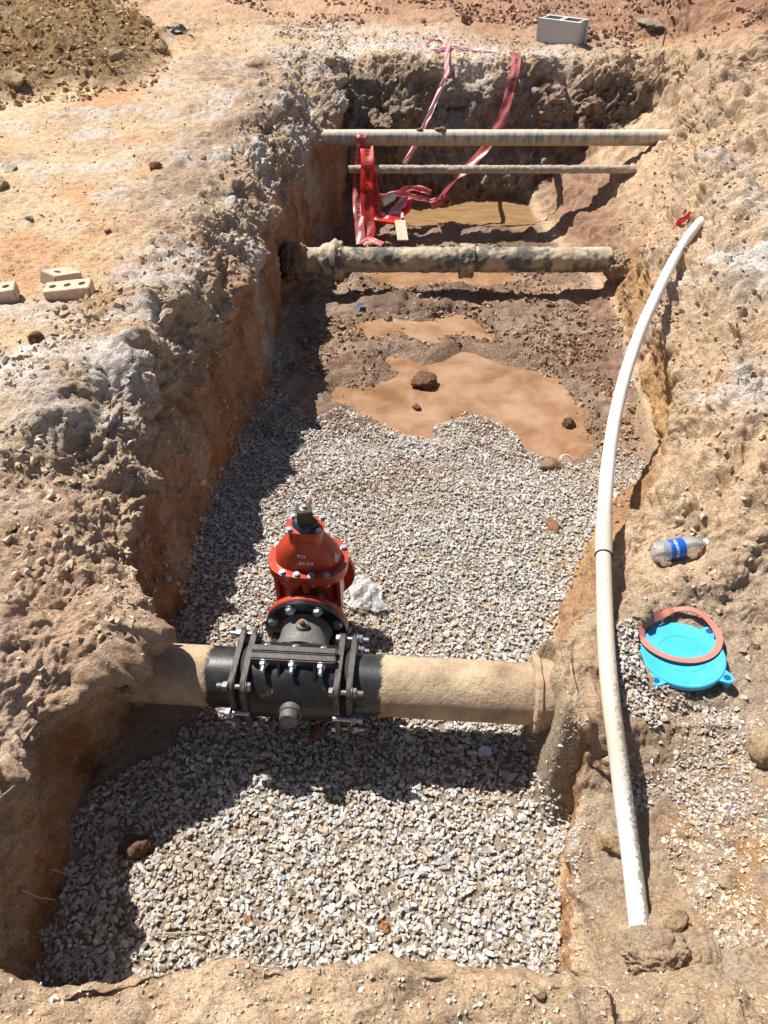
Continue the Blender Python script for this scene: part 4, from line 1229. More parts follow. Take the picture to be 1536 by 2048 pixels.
for x, rr, w in ((-.70, .122, .035), (.14, .106, .10)):
    bm = bmesh.new(); lathe(bm, [(.08, x-w/2), (rr, x-w/2+.004), (rr+.003, x), (rr-.004, x+w/2-.006), (.082, x+w/2)], 'X', (0, 0, -.008), 36)
    bmesh.ops.subdivide_edges(bm, edges=bm.edges[:], cuts=3, use_grid_fill=True); rough_mesh(bm, .010, .035, 78)
    bm_obj('coupling', bm, MUDPIPE, p4)
def streaked_material():
    m, nt, b = new_mat('streaked_grey_pipe')
    tc = N(nt, 'ShaderNodeTexCoord'); sep = N(nt, 'ShaderNodeSeparateXYZ'); nt.links.new(tc.outputs['Object'], sep.inputs[0])
    mp = N(nt, 'ShaderNodeMapping'); mp.inputs['Rotation'].default_value = (0, 0, .4); mp.inputs['Scale'].default_value = (1, .18, .18); nt.links.new(tc.outputs['Object'], mp.inputs[0])
    f = ramp(nt, noise(nt, 32, 5, .7, mp.outputs[0]), [(.44, (.50, .44, .33)), (.56, (.24, .25, .24)), (.68, (.15, .18, .20))])
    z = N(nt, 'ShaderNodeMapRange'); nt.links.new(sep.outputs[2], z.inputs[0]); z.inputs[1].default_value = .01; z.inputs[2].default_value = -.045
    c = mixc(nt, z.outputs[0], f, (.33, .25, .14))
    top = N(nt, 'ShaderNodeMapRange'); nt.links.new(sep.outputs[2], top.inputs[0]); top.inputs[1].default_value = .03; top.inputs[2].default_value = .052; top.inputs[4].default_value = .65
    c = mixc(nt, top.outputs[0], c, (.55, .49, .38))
    nt.links.new(c, b.inputs['Base Color']); b.inputs['Roughness'].default_value = .8
    nt.links.new(bump(nt, noise(nt, 45, 5, .6, tc.outputs['Object']), .5, .006), b.inputs['Normal'])
    return m
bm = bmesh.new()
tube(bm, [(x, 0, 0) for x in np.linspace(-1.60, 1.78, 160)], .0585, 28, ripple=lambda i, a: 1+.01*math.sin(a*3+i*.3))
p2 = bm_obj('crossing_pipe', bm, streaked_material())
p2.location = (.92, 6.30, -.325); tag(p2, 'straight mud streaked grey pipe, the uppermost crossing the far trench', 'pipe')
bm = bmesh.new()
tube(bm, [(x, 0, 0) for x in np.linspace(-1.14, 1.12, 240)], .030, 20)
rough_mesh(bm, .0045, .02, 79)
p3 = bm_obj('thin_pipe', bm, plain('mud_caked_thin_pipe', (.40, .34, .27), .95, 0, .3, 30, .008, .2))
p3.location = (.86, 6.12, -.505); tag(p3, 'thin mud caked pipe crossing the far trench below the streaked one', 'pipe')
for k, (x, r) in enumerate(((-.64, .022), (-.46, .028), (-.50, .02))):
    o = rock('mud_lump', 800, 300, r, LUMP2, ['small round mud lump on top of the streaked pipe', 'flat mud lump on top of the streaked pipe', 'little mud lump beside the flat one on the streaked pipe'][k], 'mud lump', seed=900+k, sq=(1.3, .8, .6))
    o.location = (.92+x, 6.29, -.325+.0585+r*.30)

# ------------------------------------------------------------------ white plastic pipe
def pvc_material():
    m, nt, b = new_mat('white_pvc')
    tc = N(nt, 'ShaderNodeTexCoord'); geo = N(nt, 'ShaderNodeNewGeometry'); sep = N(nt, 'ShaderNodeSeparateXYZ'); nt.links.new(geo.outputs['Position'], sep.inputs[0])
    base = ramp(nt, noise(nt, 5, 4, .6, geo.outputs['Position']), [(.35, (.62, .62, .60)), (.65, (.72, .71, .68))])
    # the middle and near stretch carries a tan film, the near end a crust of grey soil
    r1 = N(nt, 'ShaderNodeMapRange'); nt.links.new(sep.outputs[1], r1.inputs[0]); r1.inputs[1].default_value = 2.1; r1.inputs[2].default_value = 1.9; r1.inputs[3].default_value = 0; r1.inputs[4].default_value = .95
    r1b = N(nt, 'ShaderNodeMapRange'); nt.links.new(sep.outputs[1], r1b.inputs[0]); r1b.inputs[1].default_value = 1.05; r1b.inputs[2].default_value = .9; r1b.inputs[3].default_value = 1; r1b.inputs[4].default_value = 0.15
    mu = N(nt, 'ShaderNodeMath', operation='MULTIPLY'); nt.links.new(r1.outputs[0], mu.inputs[0]); nt.links.new(r1b.outputs[0], mu.inputs[1])
    film = mixc(nt, mu.outputs[0], base, (.55, .46, .36))
    rn = N(nt, 'ShaderNodeMapRange'); nt.links.new(sep.outputs[1], rn.inputs[0]); rn.inputs[1].default_value = 1.45; rn.inputs[2].default_value = 1.15; rn.inputs[3].default_value = 0; rn.inputs[4].default_value = .17
    sx = N(nt, 'ShaderNodeSeparateXYZ'); nt.links.new(geo.outputs['Normal'], sx.inputs[0])
    ax = N(nt, 'ShaderNodeMapRange'); nt.links.new(sx.outputs[0], ax.inputs[0]); ax.inputs[1].default_value = -.2; ax.inputs[2].default_value = .5; ax.inputs[3].default_value = 0; ax.inputs[4].default_value = 1
    m2 = N(nt, 'ShaderNodeMath', operation='MULTIPLY'); nt.links.new(rn.outputs[0], m2.inputs[0]); nt.links.new(ax.outputs[0], m2.inputs[1])
    nn = noise(nt, 95, 8, .8, geo.outputs['Position'])
    ad = N(nt, 'ShaderNodeMath', operation='ADD'); nt.links.new(nn, ad.inputs[0]); nt.links.new(m2.outputs[0], ad.inputs[1])
    f = ramp(nt, ad.outputs[0], [(.61, (0, 0, 0)), (.64, (1, 1, 1))])
    c = mixc(nt, f, film, (.27, .23, .19))
    nt.links.new(c, b.inputs['Base Color']); 
    rr = N(nt, 'ShaderNodeMapRange'); nt.links.new(f, rr.inputs[0]); rr.inputs[3].default_value = .38; rr.inputs[4].default_value = .95; nt.links.new(rr.outputs[0], b.inputs['Roughness'])
    nt.links.new(bump(nt, f, .5, .004), b.inputs['Normal'])
    return m
PVC = pvc_material()
def spline(pts, n):
    pts = [Vector(p) for p in pts]; P_ = [pts[0]*2-pts[1]] + pts + [pts[-1]*2-pts[-2]]
    out = []
    for i in range(1, len(P_)-2):
        for k in range(n):
            t = k/n; a, b_, c, d = P_[i-1:i+3]
            out.append(.5*((2*b_)+(c-a)*t+(2*a-5*b_+4*c-d)*t*t+(3*b_-a-3*c+d)*t**3))
    out.append(pts[-1]); return out
def on_ground(px, py, l):
    p = seat(px, py); return (p.x, p.y, p.z+l)
PV = [on_ground(1405, 432, -.03), on_ground(1384, 468, .022), on_ground(1348, 528, .058), U(1308, 600, -.165), U(1277, 672, -.20), U(1250, 752, -.24), U(1229, 840, -.27), U(1216, 930, -.30), U(1209, 1020, -.33), U(1207, 1110, -.36),
      U(1209, 1200, -.355), U(1213, 1300, -.335), U(1222, 1400, -.335), U(1235, 1500, -.38), U(1250, 1620, -.45), U(1266, 1740, -.51), U(1279, 1850, -.52), U(1288, 1905, -.545), U(1292, 1935, -.66)]
for k in range(2, 9):
    x_, y_, z_ = PV[k]; q_ = (0, 0, 528, 600, 672, 752, 840, 930, 1020)[k]
    g_ = seat((x_/(y_*CP+(CAMH-z_)*SP))*FPX+768, q_)
    if g_.z+.022 > z_:
        PV[k] = (g_.x, g_.y, g_.z+.024)

path = spline(PV, 7)
pvc = empty('plastic_pipe', path[0]); tag(pvc, 'long white plastic pipe curving over the right bank down to the near corner', 'pipe')
loc0 = Vector(path[0])
bm = bmesh.new(); tube(bm, [Vector(p)-loc0 for p in path], .0262, 26); bm_obj('barrel', bm, PVC, pvc)
path = [v.copy() for v in path]
for _ in range(6):
    for k in range(1, 40): path[k] = (path[k-1]+path[k]*2+path[k+1])/4
i0 = 9*7
cp = path[i0-6:i0+1]
bm = bmesh.new(); tube(bm, [Vector(p)-loc0 for p in cp], [.0267, .0288, .0302, .0305, .0305, .0305, .0305], 28); bell = bm_obj('socket', bm, PVC, pvc)
bm = bmesh.new(); tube(bm, [Vector(cp[-1])-loc0, Vector(path[i0+1])*.1+Vector(cp[-1])*.9-loc0], [.0309, .0309], 28); bm_obj('socket_rim', bm, plain('dark_rim', (.05, .05, .05), .7), bell)

# ------------------------------------------------------------------ concrete block
def cellgrid(name, xs, ys, zs, solid, mat, parent=None, bev=.002, amp=.0):
    V, F, ids = [], [], {}
    def vid(i, j, k):
        if (i, j, k) not in ids: ids[(i, j, k)] = len(V); V.append((xs[i], ys[j], zs[k]))
        return ids[(i, j, k)]
    nx, ny, nz = len(xs)-1, len(ys)-1, len(zs)-1
    S = lambda i, j, k: 0 <= i < nx and 0 <= j < ny and 0 <= k < nz and solid(i, j, k)
    for i in range(nx):
        for j in range(ny):
            for k in range(nz):
                if not S(i, j, k): continue
                if not S(i-1, j, k): F.append((vid(i, j, k), vid(i, j, k+1), vid(i, j+1, k+1), vid(i, j+1, k)))
                if not S(i+1, j, k): F.append((vid(i+1, j, k), vid(i+1, j+1, k), vid(i+1, j+1, k+1), vid(i+1, j, k+1)))
                if not S(i, j-1, k): F.append((vid(i, j, k), vid(i+1, j, k), vid(i+1, j, k+1), vid(i, j, k+1)))
                if not S(i, j+1, k): F.append((vid(i, j+1, k), vid(i, j+1, k+1), vid(i+1, j+1, k+1), vid(i+1, j+1, k)))
                if not S(i, j, k-1): F.append((vid(i, j, k), vid(i, j+1, k), vid(i+1, j+1, k), vid(i+1, j, k)))
                if not S(i, j, k+1): F.append((vid(i, j, k+1), vid(i+1, j, k+1), vid(i+1, j+1, k+1), vid(i, j+1, k+1)))
    bm = bmesh.new(); vv = [bm.verts.new(v) for v in V]
    for f in F: bm.faces.new([vv[i] for i in f])
    if bev: bmesh.ops.bevel(bm, geom=[e for e in bm.edges if len(e.link_faces) == 2 and e.calc_face_angle(0) > .5], offset=bev, segments=2, affect='EDGES', clamp_overlap=True)
    return bm_obj(name, bm, mat, parent, True, 30)
xs_ = [-.195, -.175, -.16, -.016, .016, .16, .175, .195]; ys_ = [-.095, -.06, -.035, .035, .06, .095]; zs_ = [0, .19]
def solid(i, j, k):
    if i in (2, 4): return j in (0, 4)
    if i == 0 or i == 6: return j in (0, 4)
    return True
CONC = plain('grey_concrete', (.46, .46, .45), .9, 0, .12, 60, .002, .2)
cb = cellgrid('concrete_block', xs_, ys_, zs_, solid, CONC, None, .004)
p = U(1125, 84, .02)
cb.scale = (1.08, 1, 1)
cb.location = (p[0], p[1]+.08, gz(p[0], p[1]+.08)-.004); cb.rotation_euler = (0.02, .0, math.radians(-36))
tag(cb, 'grey hollow concrete block standing on the far ground beyond the trench', 'concrete block')

# ------------------------------------------------------------------ bricks
BRICK = plain('dusty_brick', (.56, .41, .31), .9, 0, .15, 30, .003, .2, dirt=(.42, .22, .15), dirt_amt=.60)
def brick(px, py, rz, tilt, label, length=.194, seed=0):
    bm = bmesh.new()
    hx, hy, h = length/2, .046, .057
    # cored slab: grid with round holes cut through
    nhole = [(x, 0) for x in (-.062, 0, .062)] if length > .15 else [(-.02, 0)]
    outer = [(-hx, -hy), (hx, -hy), (hx, hy), (-hx, hy)]
    me_v, top_loops = [], []
    for z in (0, h):
        o_v = [bm.verts.new((x, y, z)) for x, y in outer]
        oe = [bm.edges.new((o_v[i], o_v[(i+1) % 4])) for i in range(4)]
        hv_all = []
        for hx_, hy_ in nhole:
            hv = [bm.verts.new((hx_+.0155*math.cos(a), hy_+.0155*math.sin(a), z)) for a in np.linspace(0, 2*math.pi, 16, endpoint=False)]
            oe += [bm.edges.new((hv[i], hv[(i+1) % 16])) for i in range(16)]; hv_all.append(hv)
        bmesh.ops.triangle_fill(bm, use_beauty=True, use_dissolve=False, edges=oe)
        top_loops.append((o_v, hv_all))
    (o0, h0), (o1, h1) = top_loops
    for i in range(4): bm.faces.new((o0[i], o0[(i+1) % 4], o1[(i+1) % 4], o1[i]))
    for a, b_ in zip(h0, h1):
        for i in range(16): bm.faces.new((a[i], b_[i], b_[(i+1) % 16], a[(i+1) % 16]))
    edges = [e for e in bm.edges if all(v in (o0+o1) for v in e.verts)]
    bmesh.ops.bevel(bm, geom=edges, offset=.003, segments=2, affect='EDGES')
    o = bm_obj('brick', bm, BRICK, None, True, 40)
    q = seat(px, py)
    o.location = (q.x, q.y, q.z-.004); o.rotation_euler = (tilt[0], tilt[1], rz)
    tag(o, label, 'brick'); return o
brick(143, 592, math.radians(8), (.03, -.05), 'whole dusty cored brick lying on the left bank')
b2 = brick(122, 566, math.radians(62), (.10, .28), 'second cored brick leaning behind the whole one', .15)
b3 = brick(-8, 600, math.radians(14), (.02, -.06), 'cored brick cut off by the left edge of the picture')

# ------------------------------------------------------------------ blue cap and red gasket
def cap_material():
    m, nt, b = new_mat('blue_plastic')
    tc = N(nt, 'ShaderNodeTexCoord')
    f = ramp(nt, noise(nt, 30, 6, .75, tc.outputs['Object']), [(.62, (0, 0, 0)), (.66, (.8, .8, .8))])
    c = mixc(nt, f, ramp(nt, noise(nt, 7, 4, .6, tc.outputs['Object']), [(.3, (.035, .36, .60)), (.7, (.06, .43, .66))]), (.30, .24, .18))
    nt.links.new(c, b.inputs['Base Color']); b.inputs['Roughness'].default_value = .42
    return m
BLUE = cap_material(); DBLUE = plain('blue_hole', (.005, .06, .20), .5)
cq = seat(1360, 1318)
cap = empty('pipe_cap', (0, 0, 0)); tag(cap, 'bright blue round plastic cap with bolt ears lying on the right shelf', 'pipe cap')
CM = Matrix.Translation(cq+Vector((0, .0, .022))) @ Matrix.Rotation(math.radians(-4), 4, 'Y') @ Matrix.Rotation(math.radians(-3), 4, 'X')
cap.matrix_world = CM
RC = .129
bm = bmesh.new()
lathe(bm, [(0, .006), (.070, .006), (.0712, .0072), (.0725, .006), (.112, .006), (.115, .007), (RC-.003, .007), (RC, .004), (RC, -.010), (RC-.004, -.014), (.0, -.010)], 'Z', (0, 0, 0), 96)
bm_obj('disc', bm, BLUE, cap)
for a in (math.radians(222), math.radians(318), math.radians(38), math.radians(130)):
    bm = bmesh.new()
    M = Matrix.Rotation(a, 4, 'Z')
    outl = [(.120, -.030), (.133, -.022)] + [(.142+.020*math.cos(t), .020*math.sin(t)) for t in np.linspace(-1.4, 1.4, 14)] + [(.133, .022), (.120, .030)]
    prism(bm, outl, .010, M @ Matrix.Translation((0, 0, -.007)), .0015)
    ear = bm_obj('ear', bm, BLUE, cap)
    bm = bmesh.new(); lathe(bm, [(0, .0034), (.0105, .0036), (.0105, -.002)], 'Z', (.142*math.cos(a), .142*math.sin(a), 0), 24); bm_obj('bolt_hole', bm, DBLUE, ear)
    bm = bmesh.new(); prism(bm, [(.0, -.012), (.012, -.010), (.015, .006), (.004, .012)], .022, M @ Matrix.Translation((.142, 0, -.029))); bm_obj('bolt_peg', bm, BLUE, ear)
vs, fs = text_data('THIS SURFACE TOWARD PIPE', .0085)
rr_ = .115
mesh_obj('lettering', [( (rr_-v.y)*math.sin(v.x/rr_)*1.0, -(rr_-v.y)*math.cos(v.x/rr_), .0073) if False else ((rr_-v.y)*math.sin(v.x/rr_), -(rr_-v.y)*math.cos(v.x/rr_), .0066) for v in vs], fs, plain('cap_lettering', (.02, .22, .42), .5), cap)
# gasket: flat ring, its far edge pushed in and lifted
GR = plain('red_rubber', (.50, .17, .13), .65, 0, .08, 12, 0)
bm = bmesh.new(); n = 128; rings = []
for k in range(n):
    a = 2*math.pi*k/n
    dent = math.exp(-((a-math.radians(116))/.52)**2)
    bul = math.exp(-((a-math.radians(55))/.45)**2); 
    ro = .130*(1-.23*dent); c, s = math.cos(a), math.sin(a)
    z = .010 + .012*dent + .010*bul + .004*math.sin(a*2) + (.004 if s < 0 else .010*s)
    w = .021
    tx, ty = c*ro, s*ro
    # local inward direction
    a2 = a+.02; d2 = math.exp(-((a2-math.radians(116))/.52)**2); b2_ = math.exp(-((a2-math.radians(55))/.45)**2); ro2 = .130*(1-.23*d2)
    t = Vector((math.cos(a2)*ro2-tx, math.sin(a2)*ro2-ty, 0)).normalized(); inn = Vector((-t.y, t.x, 0))
    p0 = Vector((tx, ty, z)); p1 = p0+inn*w
    rings.append([bm.verts.new(p0), bm.verts.new(p1), bm.verts.new(p1+Vector((0, 0, .0035))), bm.verts.new(p0+Vector((0, 0, .0035)))])
for k in range(n):
    a, b_ = rings[k], rings[(k+1) % n]
    for i in range(4): bm.faces.new((a[i], a[(i+1) % 4], b_[(i+1) % 4], b_[i]))
gk = bm_obj('rubber_gasket', bm, GR, None, True, 50)
gk.matrix_world = CM @ Matrix.Translation((.010, .066, 0)) @ Matrix.Diagonal((1, .86, 1, 1)) @ Matrix.Rotation(math.radians(2), 4, 'Z')
bpy.context.view_layer.update()
MW = gk.matrix_world.copy(); MI = MW.inverted()
for v in gk.data.vertices:
    w = MW @ v.co; g_ = gz(w.x, w.y)+.007
    if w.z < g_: w.z = g_ + (.0035 if v.index % 4 > 1 else 0); v.co = MI @ w
tag(gk, 'red rubber gasket ring lying bent on the blue cap', 'gasket')
scatter('soil_crumbs', [(1300, 1300), (1400, 1290), (1430, 1340), (1330, 1370), (1290, 1340)], 26, .0012, .0045, CLOD, 'crumbs of soil on the blue cap', 'soil crumbs', 61, z=-.42)
cr = bpy.data.objects[-1] if False else None

# ------------------------------------------------------------------ bottle
def clear_plastic(name, tint_=(1, 1, 1), mix=.28, rough=.08, bmp=.4, scale=30):
    m = bpy.data.materials.new(name); m.use_nodes = True; nt = m.node_tree; nt.nodes.clear()
    out = N(nt, 'ShaderNodeOutputMaterial'); tr = N(nt, 'ShaderNodeBsdfTransparent'); tr.inputs[0].default_value = (*tint_, 1)
    gl = N(nt, 'ShaderNodeBsdfGlossy'); gl.inputs['Roughness'].default_value = rough; gl.inputs['Color'].default_value = (.9, .9, .9, 1)
    df = N(nt, 'ShaderNodeBsdfDiffuse'); df.inputs[0].default_value = (.75, .77, .78, 1)
    tc = N(nt, 'ShaderNodeTexCoord'); bn_ = bump(nt, noise(nt, scale, 4, .6, tc.outputs['Object']), bmp, .01)
    nt.links.new(bn_, gl.inputs['Normal'])
    fr = N(nt, 'ShaderNodeFresnel'); fr.inputs[0].default_value = 1.45; nt.links.new(bn_, fr.inputs['Normal'])
    m1 = N(nt, 'ShaderNodeMixShader'); m1.inputs[0].default_value = mix; nt.links.new(tr.outputs[0], m1.inputs[1]); nt.links.new(df.outputs[0], m1.inputs[2])
    m2 = N(nt, 'ShaderNodeMixShader'); nt.links.new(fr.outputs[0], m2.inputs[0]); nt.links.new(m1.outputs[0], m2.inputs[1]); nt.links.new(gl.outputs[0], m2.inputs[2])
    nt.links.new(m2.outputs[0], out.inputs[0]); return m
PET = clear_plastic('clear_bottle_plastic', mix=.30)
q0 = seat(1300, 1120); q1 = seat(1390, 1098)
bl = empty('water_bottle', q0 + Vector((0, 0, .036))); bl.scale = (1.14, 1.14, 1.0)
d = (q1-q0); d.z *= .5; d.normalize()
bl.rotation_euler = d.to_track_quat('Z', 'Y').to_euler(); tag(bl, 'clear plastic water bottle with a blue label lying on the right slope', 'bottle')
prof = [(.0, .004), (.018, .0), (.028, .003), (.0315, .012), (.0315, .022), (.030, .026), (.0315, .031), (.0315, .040), (.030, .044), (.0315, .050), (.0305, .054), (.0305, .110), (.0325, .116), (.0328, .128), (.031, .142), (.026, .158), (.019, .172), (.0135, .181), (.0125, .188)]
bm = bmesh.new(); lathe(bm, prof, 'Z', (0, 0, 0), 40); bm_obj('shell', bm, PET, bl)
bm = bmesh.new(); lathe(bm, [(.0308, .056), (.0312, .057), (.0312, .107), (.0308, .108)], 'Z', (0, 0, 0), 40)
lb = bm_obj('label', bm, plain('blue_label', (.008, .10, .46), .35, 0, .25, 22), bl)
for f in lb.data.polygons: f.use_smooth = True
vs, fs = text_data('AQUAFINA', .0135, .0004)
cd = (bl.rotation_euler.to_matrix().transposed() @ (Vector((0, 0, 1.5)) - bl.location)).normalized(); ang0 = math.atan2(cd.y, cd.x)
mesh_obj('lettering', [(.0316*math.cos(ang0+v.x/.0316), .0316*math.sin(ang0+v.x/.0316), .076+v.y) for v in vs], fs, plain('label_lettering', (.55, .68, .85), .5), lb)
bm = bmesh.new(); lathe(bm, [(.0, .201), (.0125, .201), (.0138, .199), (.0138, .187), (.0130, .186)], 'Z', (0, 0, 0), 28); bm_obj('bottle_cap', bm, plain('white_cap', (.70, .70, .70), .4), bl)

# ------------------------------------------------------------------ crumpled clear bag behind the valve
def crumple(name, outline, center, amp, mat, seed, n=46, lam=.05, lift=.01):
    cx, cy, cz = center
    xs = [p[0] for p in outline]; ys = [p[1] for p in outline]
    gx, gy = np.meshgrid(np.linspace(min(xs), max(xs), n), np.linspace(min(ys), max(ys), n))
    sd = poly_sd(outline, gx, gy)
    Pn = np.stack([gx, gy, gx*0], -1)
    hz = np.abs(fbm(Pn, lam, seed, 3))*amp + lift
    hz += amp*1.2*np.clip(-sd/.05, 0, 1)
    gx2 = gx + .010*fbm(Pn, lam*.7, seed+3, 2); gy2 = gy + .010*fbm(Pn, lam*.7, seed+4, 2)
    ii = np.arange(n*n).reshape(n, n); F = []
    for a in range(n-1):
        for b_ in range(n-1):
            if sd[a, b_] < .004 and sd[a+1, b_+1] < .004: F.append((ii[a, b_], ii[a, b_+1], ii[a+1, b_+1], ii[a+1, b_]))
    V = [(float(x)-cx, float(y)-cy, float(z)) for x, y, z in zip(gx2.ravel(), gy2.ravel(), hz.ravel())]
    used = sorted({i for f in F for i in f}); mp_ = {u: i for i, u in enumerate(used)}
    o = mesh_obj(name, [V[u] for u in used], [tuple(mp_[i] for i in f) for f in F], mat, None, False)
    o.location = center; return o
BAG = clear_plastic('clear_bag_film', mix=.42, rough=.15, bmp=.8, scale=45)
ol = [U(px, py, -.735)[:2] for px, py in [(712, 1165), (735, 1160), (757, 1182), (772, 1222), (758, 1228), (735, 1222), (715, 1228), (696, 1210), (698, 1185)]]
bg = crumple('plastic_bag', ol, (ol[0][0], ol[0][1], -.735), .028, BAG, 5)
tag(bg, 'crumpled clear plastic bag on the gravel behind the valve', 'plastic bag')

# ------------------------------------------------------------------ caution tape
def tape_material(name, col, trans=.25):
    m, nt, b = new_mat(name)
    b.inputs['Base Color'].default_value = (*col, 1); b.inputs['Roughness'].default_value = .38
    tl = N(nt, 'ShaderNodeBsdfTranslucent'); tl.inputs[0].default_value = (*col, 1)
    mx = N(nt, 'ShaderNodeMixShader'); mx.inputs[0].default_value = trans
    out = nt.nodes['Material Output']; nt.links.new(b.outputs[0], mx.inputs[1]); nt.links.new(tl.outputs[0], mx.inputs[2]); nt.links.new(mx.outputs[0], out.inputs[0])
    return m
TRED = tape_material('red_tape', (.80, .055, .035), .45); TPINK = tape_material('faded_pink_tape', (.52, .13, .13), .25); TPALE = tape_material('pale_pink_tape', (.78, .42, .46), .3)
TINK = plain('tape_ink', (.035, .02, .02), .6)
def ribbon(name, pts, width, wdirs, mat, parent=None, text=None, n=12, wr=.0035, seed=0, tsize=None, both=True, repeat=1):
    path = spline(pts, n); m_ = len(path)
    W = spline([Vector(w) for w in wdirs], n) if len(wdirs) == len(pts) else [Vector(wdirs[0])]*m_
    nw = 6
    L = [0.0]
    for a, b_ in zip(path, path[1:]): L.append(L[-1]+(b_-a).length)
    def frame(i):
        t = (path[min(i+1, m_-1)]-path[max(i-1, 0)]).normalized(); w = W[i]-t*W[i].dot(t); w.normalize(); return t, w, t.cross(w)
    V = []
    for i in range(m_):
        t, w, nn = frame(i)
        for k in range(nw+1):
            u = k/nw-.5
            V.append(path[i]+w*u*width+nn*(wr*math.sin(u*7+L[i]*14+seed)+wr*.5*math.sin(L[i]*47+u*3+seed*2)))
    F = [(i*(nw+1)+k, i*(nw+1)+k+1, (i+1)*(nw+1)+k+1, (i+1)*(nw+1)+k) for i in range(m_-1) for k in range(nw)]
    o = mesh_obj(name, V, F, mat, parent, True)
    if text:
        vs, fs = text_data(text, tsize or width*.62, .0004)
        x0 = min(v.x for v in vs); x1 = max(v.x for v in vs)
        for s, nm in ((1, 'lettering'), (-1, 'lettering')):
            out = []
            for v in vs:
                l = (v.x-x0)+.02; l = min(l, L[-1]-.001)
                i = min(int(np.searchsorted(L, l))-1, m_-2); i = max(i, 0); f = (l-L[i])/(L[i+1]-L[i]+1e-9)
                t, w, nn = frame(i); u = v.y/width
                pp = path[i].lerp(path[i+1], f)
                out.append(pp+w*u*width+nn*(wr*math.sin(u*7+l*14+seed)+wr*.5*math.sin(l*47+u*3+seed*2)+.0018*s))
            mesh_obj(nm, out, fs, TINK, o)['kind'] = 'stuff'
    return o
# tape looped over the streaked pipe and hanging to the floor
X_ = 718
def at(px, py, Y_):
    """point at distance Y_ seen at this place"""
    t = (py-1024)/FPX; zc = Y_/(CP - t*SP); return Vector(((px-768)/FPX*zc, Y_, CAMH - zc*(SP+t*CP)))
t1 = ribbon('caution_tape', [at(722, 262, 6.30), at(722, 275, 6.225), at(721, 300, 6.215), at(716, 350, 6.15), at(715, 400, 6.02), at(718, 440, 5.86), at(722, 488, 5.66)], .076, [(1, 0, 0)], TPINK, text='CAUTION BURIED ELECTRIC LINE BELOW', tsize=.044, seed=1)
tag(t1, 'faded caution tape hung over the streaked pipe, left strand of two', 'caution tape')
t2 = ribbon('caution_tape', [at(733, 292, 6.22), at(735, 330, 6.05), at(733, 380, 6.0), at(735, 430, 5.9), at(738, 462, 5.8), at(730, 480, 5.72)], .10, [(1, 0, 0)], TRED, text='LINE BELOW  CAUTION BURIED', tsize=.05, seed=3)
tag(t2, 'bright red caution tape hanging beside the faded strand', 'caution tape')
t3 = ribbon('caution_tape', [at(744, 345, 6.08), at(750, 390, 5.98), at(755, 432, 5.9), at(775, 438, 5.85), at(800, 440, 5.86)], .075, [(1, 0, 0), (1, 0, 0), (1, .2, 0), (.3, 1, .3), (.1, 1, .2)], TRED, text='CAUTION BURIED', tsize=.045, seed=5)
tag(t3, 'red caution tape strand curling onto the heap at its foot', 'caution tape')
# the far left strand with a knotted loop on the lip
def sg(px, py, l=.012):
    p = seat(px, py); return Vector((p.x, p.y, p.z+l))
lp = [sg(1000, 108), sg(940, 100), sg(900, 99), sg(862, 104), sg(848, 100), sg(850, 86), sg(868, 80), sg(890, 86), sg(896, 98, .03), sg(893, 125, .03)]
t4 = ribbon('caution_tape', lp + [at(893, 145, 6.80), at(882, 175, 6.72), at(868, 208, 6.62), at(846, 258, 6.48), at(822, 305, 6.40), at(808, 328, 6.36)], .040, [(0, 1, .1)]*4+[(1, .3, 0)]*2+[(0, 1, 0)]*2+[(1, 0, 0)]*8, TPALE, seed=7, wr=.008)
tag(t4, 'pale pink tape knotted in a loop on the far lip and falling into the trench', 'caution tape')
t5 = ribbon('caution_tape', [sg(1024, 108), sg(1032, 118, .03), at(1030, 140, 6.86), at(1020, 180, 6.76), at(1008, 225, 6.65), at(990, 265, 6.55), at(968, 300, 6.48), at(935, 335, 6.40), at(905, 368, 6.3), at(870, 402, 6.15)], .074,
           [(1, 0, 0)]*6+[(.9, .1, .4)]*2+[(.5, .2, .6)]*2, TPINK, text='BURIED ELECTRIC LINE BELOW  CAUTION BURIED', tsize=.042, seed=9)
tag(t5, 'dusty pink caution tape with black print running down the far wall', 'caution tape')
# rumpled heap of tape by the far puddle
hp = empty('tape_heap', at(800, 425, 6.0)); tag(hp, 'rumpled heap of red and pink tape beside the far puddle', 'caution tape')
hr = random.Random(4)
def hpt(px, py, Yy): return at(px, py, Yy) - hp.location
HS = [([(752, 395, 6.25), (790, 385, 6.3), (830, 378, 6.36), (862, 384, 6.33)], TPINK), ([(756, 402, 6.15), (800, 390, 6.22), (850, 398, 6.25), (893, 402, 6.22), (862, 408, 6.16)], TPINK),
      ([(780, 432, 5.98), (800, 410, 6.1), (815, 400, 6.14), (790, 425, 6.02), (808, 432, 5.98)], TPALE), ([(760, 430, 5.95), (775, 436, 5.93), (798, 428, 5.98), (802, 440, 5.9)], TPALE),
      ([(822, 395, 6.18), (818, 412, 6.1), (806, 424, 6.05), (788, 440, 5.93)], TRED), ([(760, 440, 5.9), (780, 444, 5.9), (800, 446, 5.88), (806, 438, 5.92)], TRED), ([(862, 405, 6.2), (893, 400, 6.22), (898, 405, 6.2), (885, 392, 6.27)], TPINK)]
for k, (pp, mt) in enumerate(HS):
    ribbon('tape_fold', [hpt(*p) for p in pp], .062, [(hr.uniform(-.3, .3), 1, hr.uniform(.2, .8)) for _ in pp], mt, hp, seed=k, wr=.014)
t6 = ribbon('caution_tape', [at(724, 486, 5.6), at(735, 478, 5.63), at(748, 482, 5.6), at(765, 488, 5.56)], .05, [(0, 1, .4)], TPINK, seed=13); tag(t6, 'short red tape end behind the crusted pipe', 'caution tape')
s0 = seat(1345, 460); s1 = seat(1380, 434)
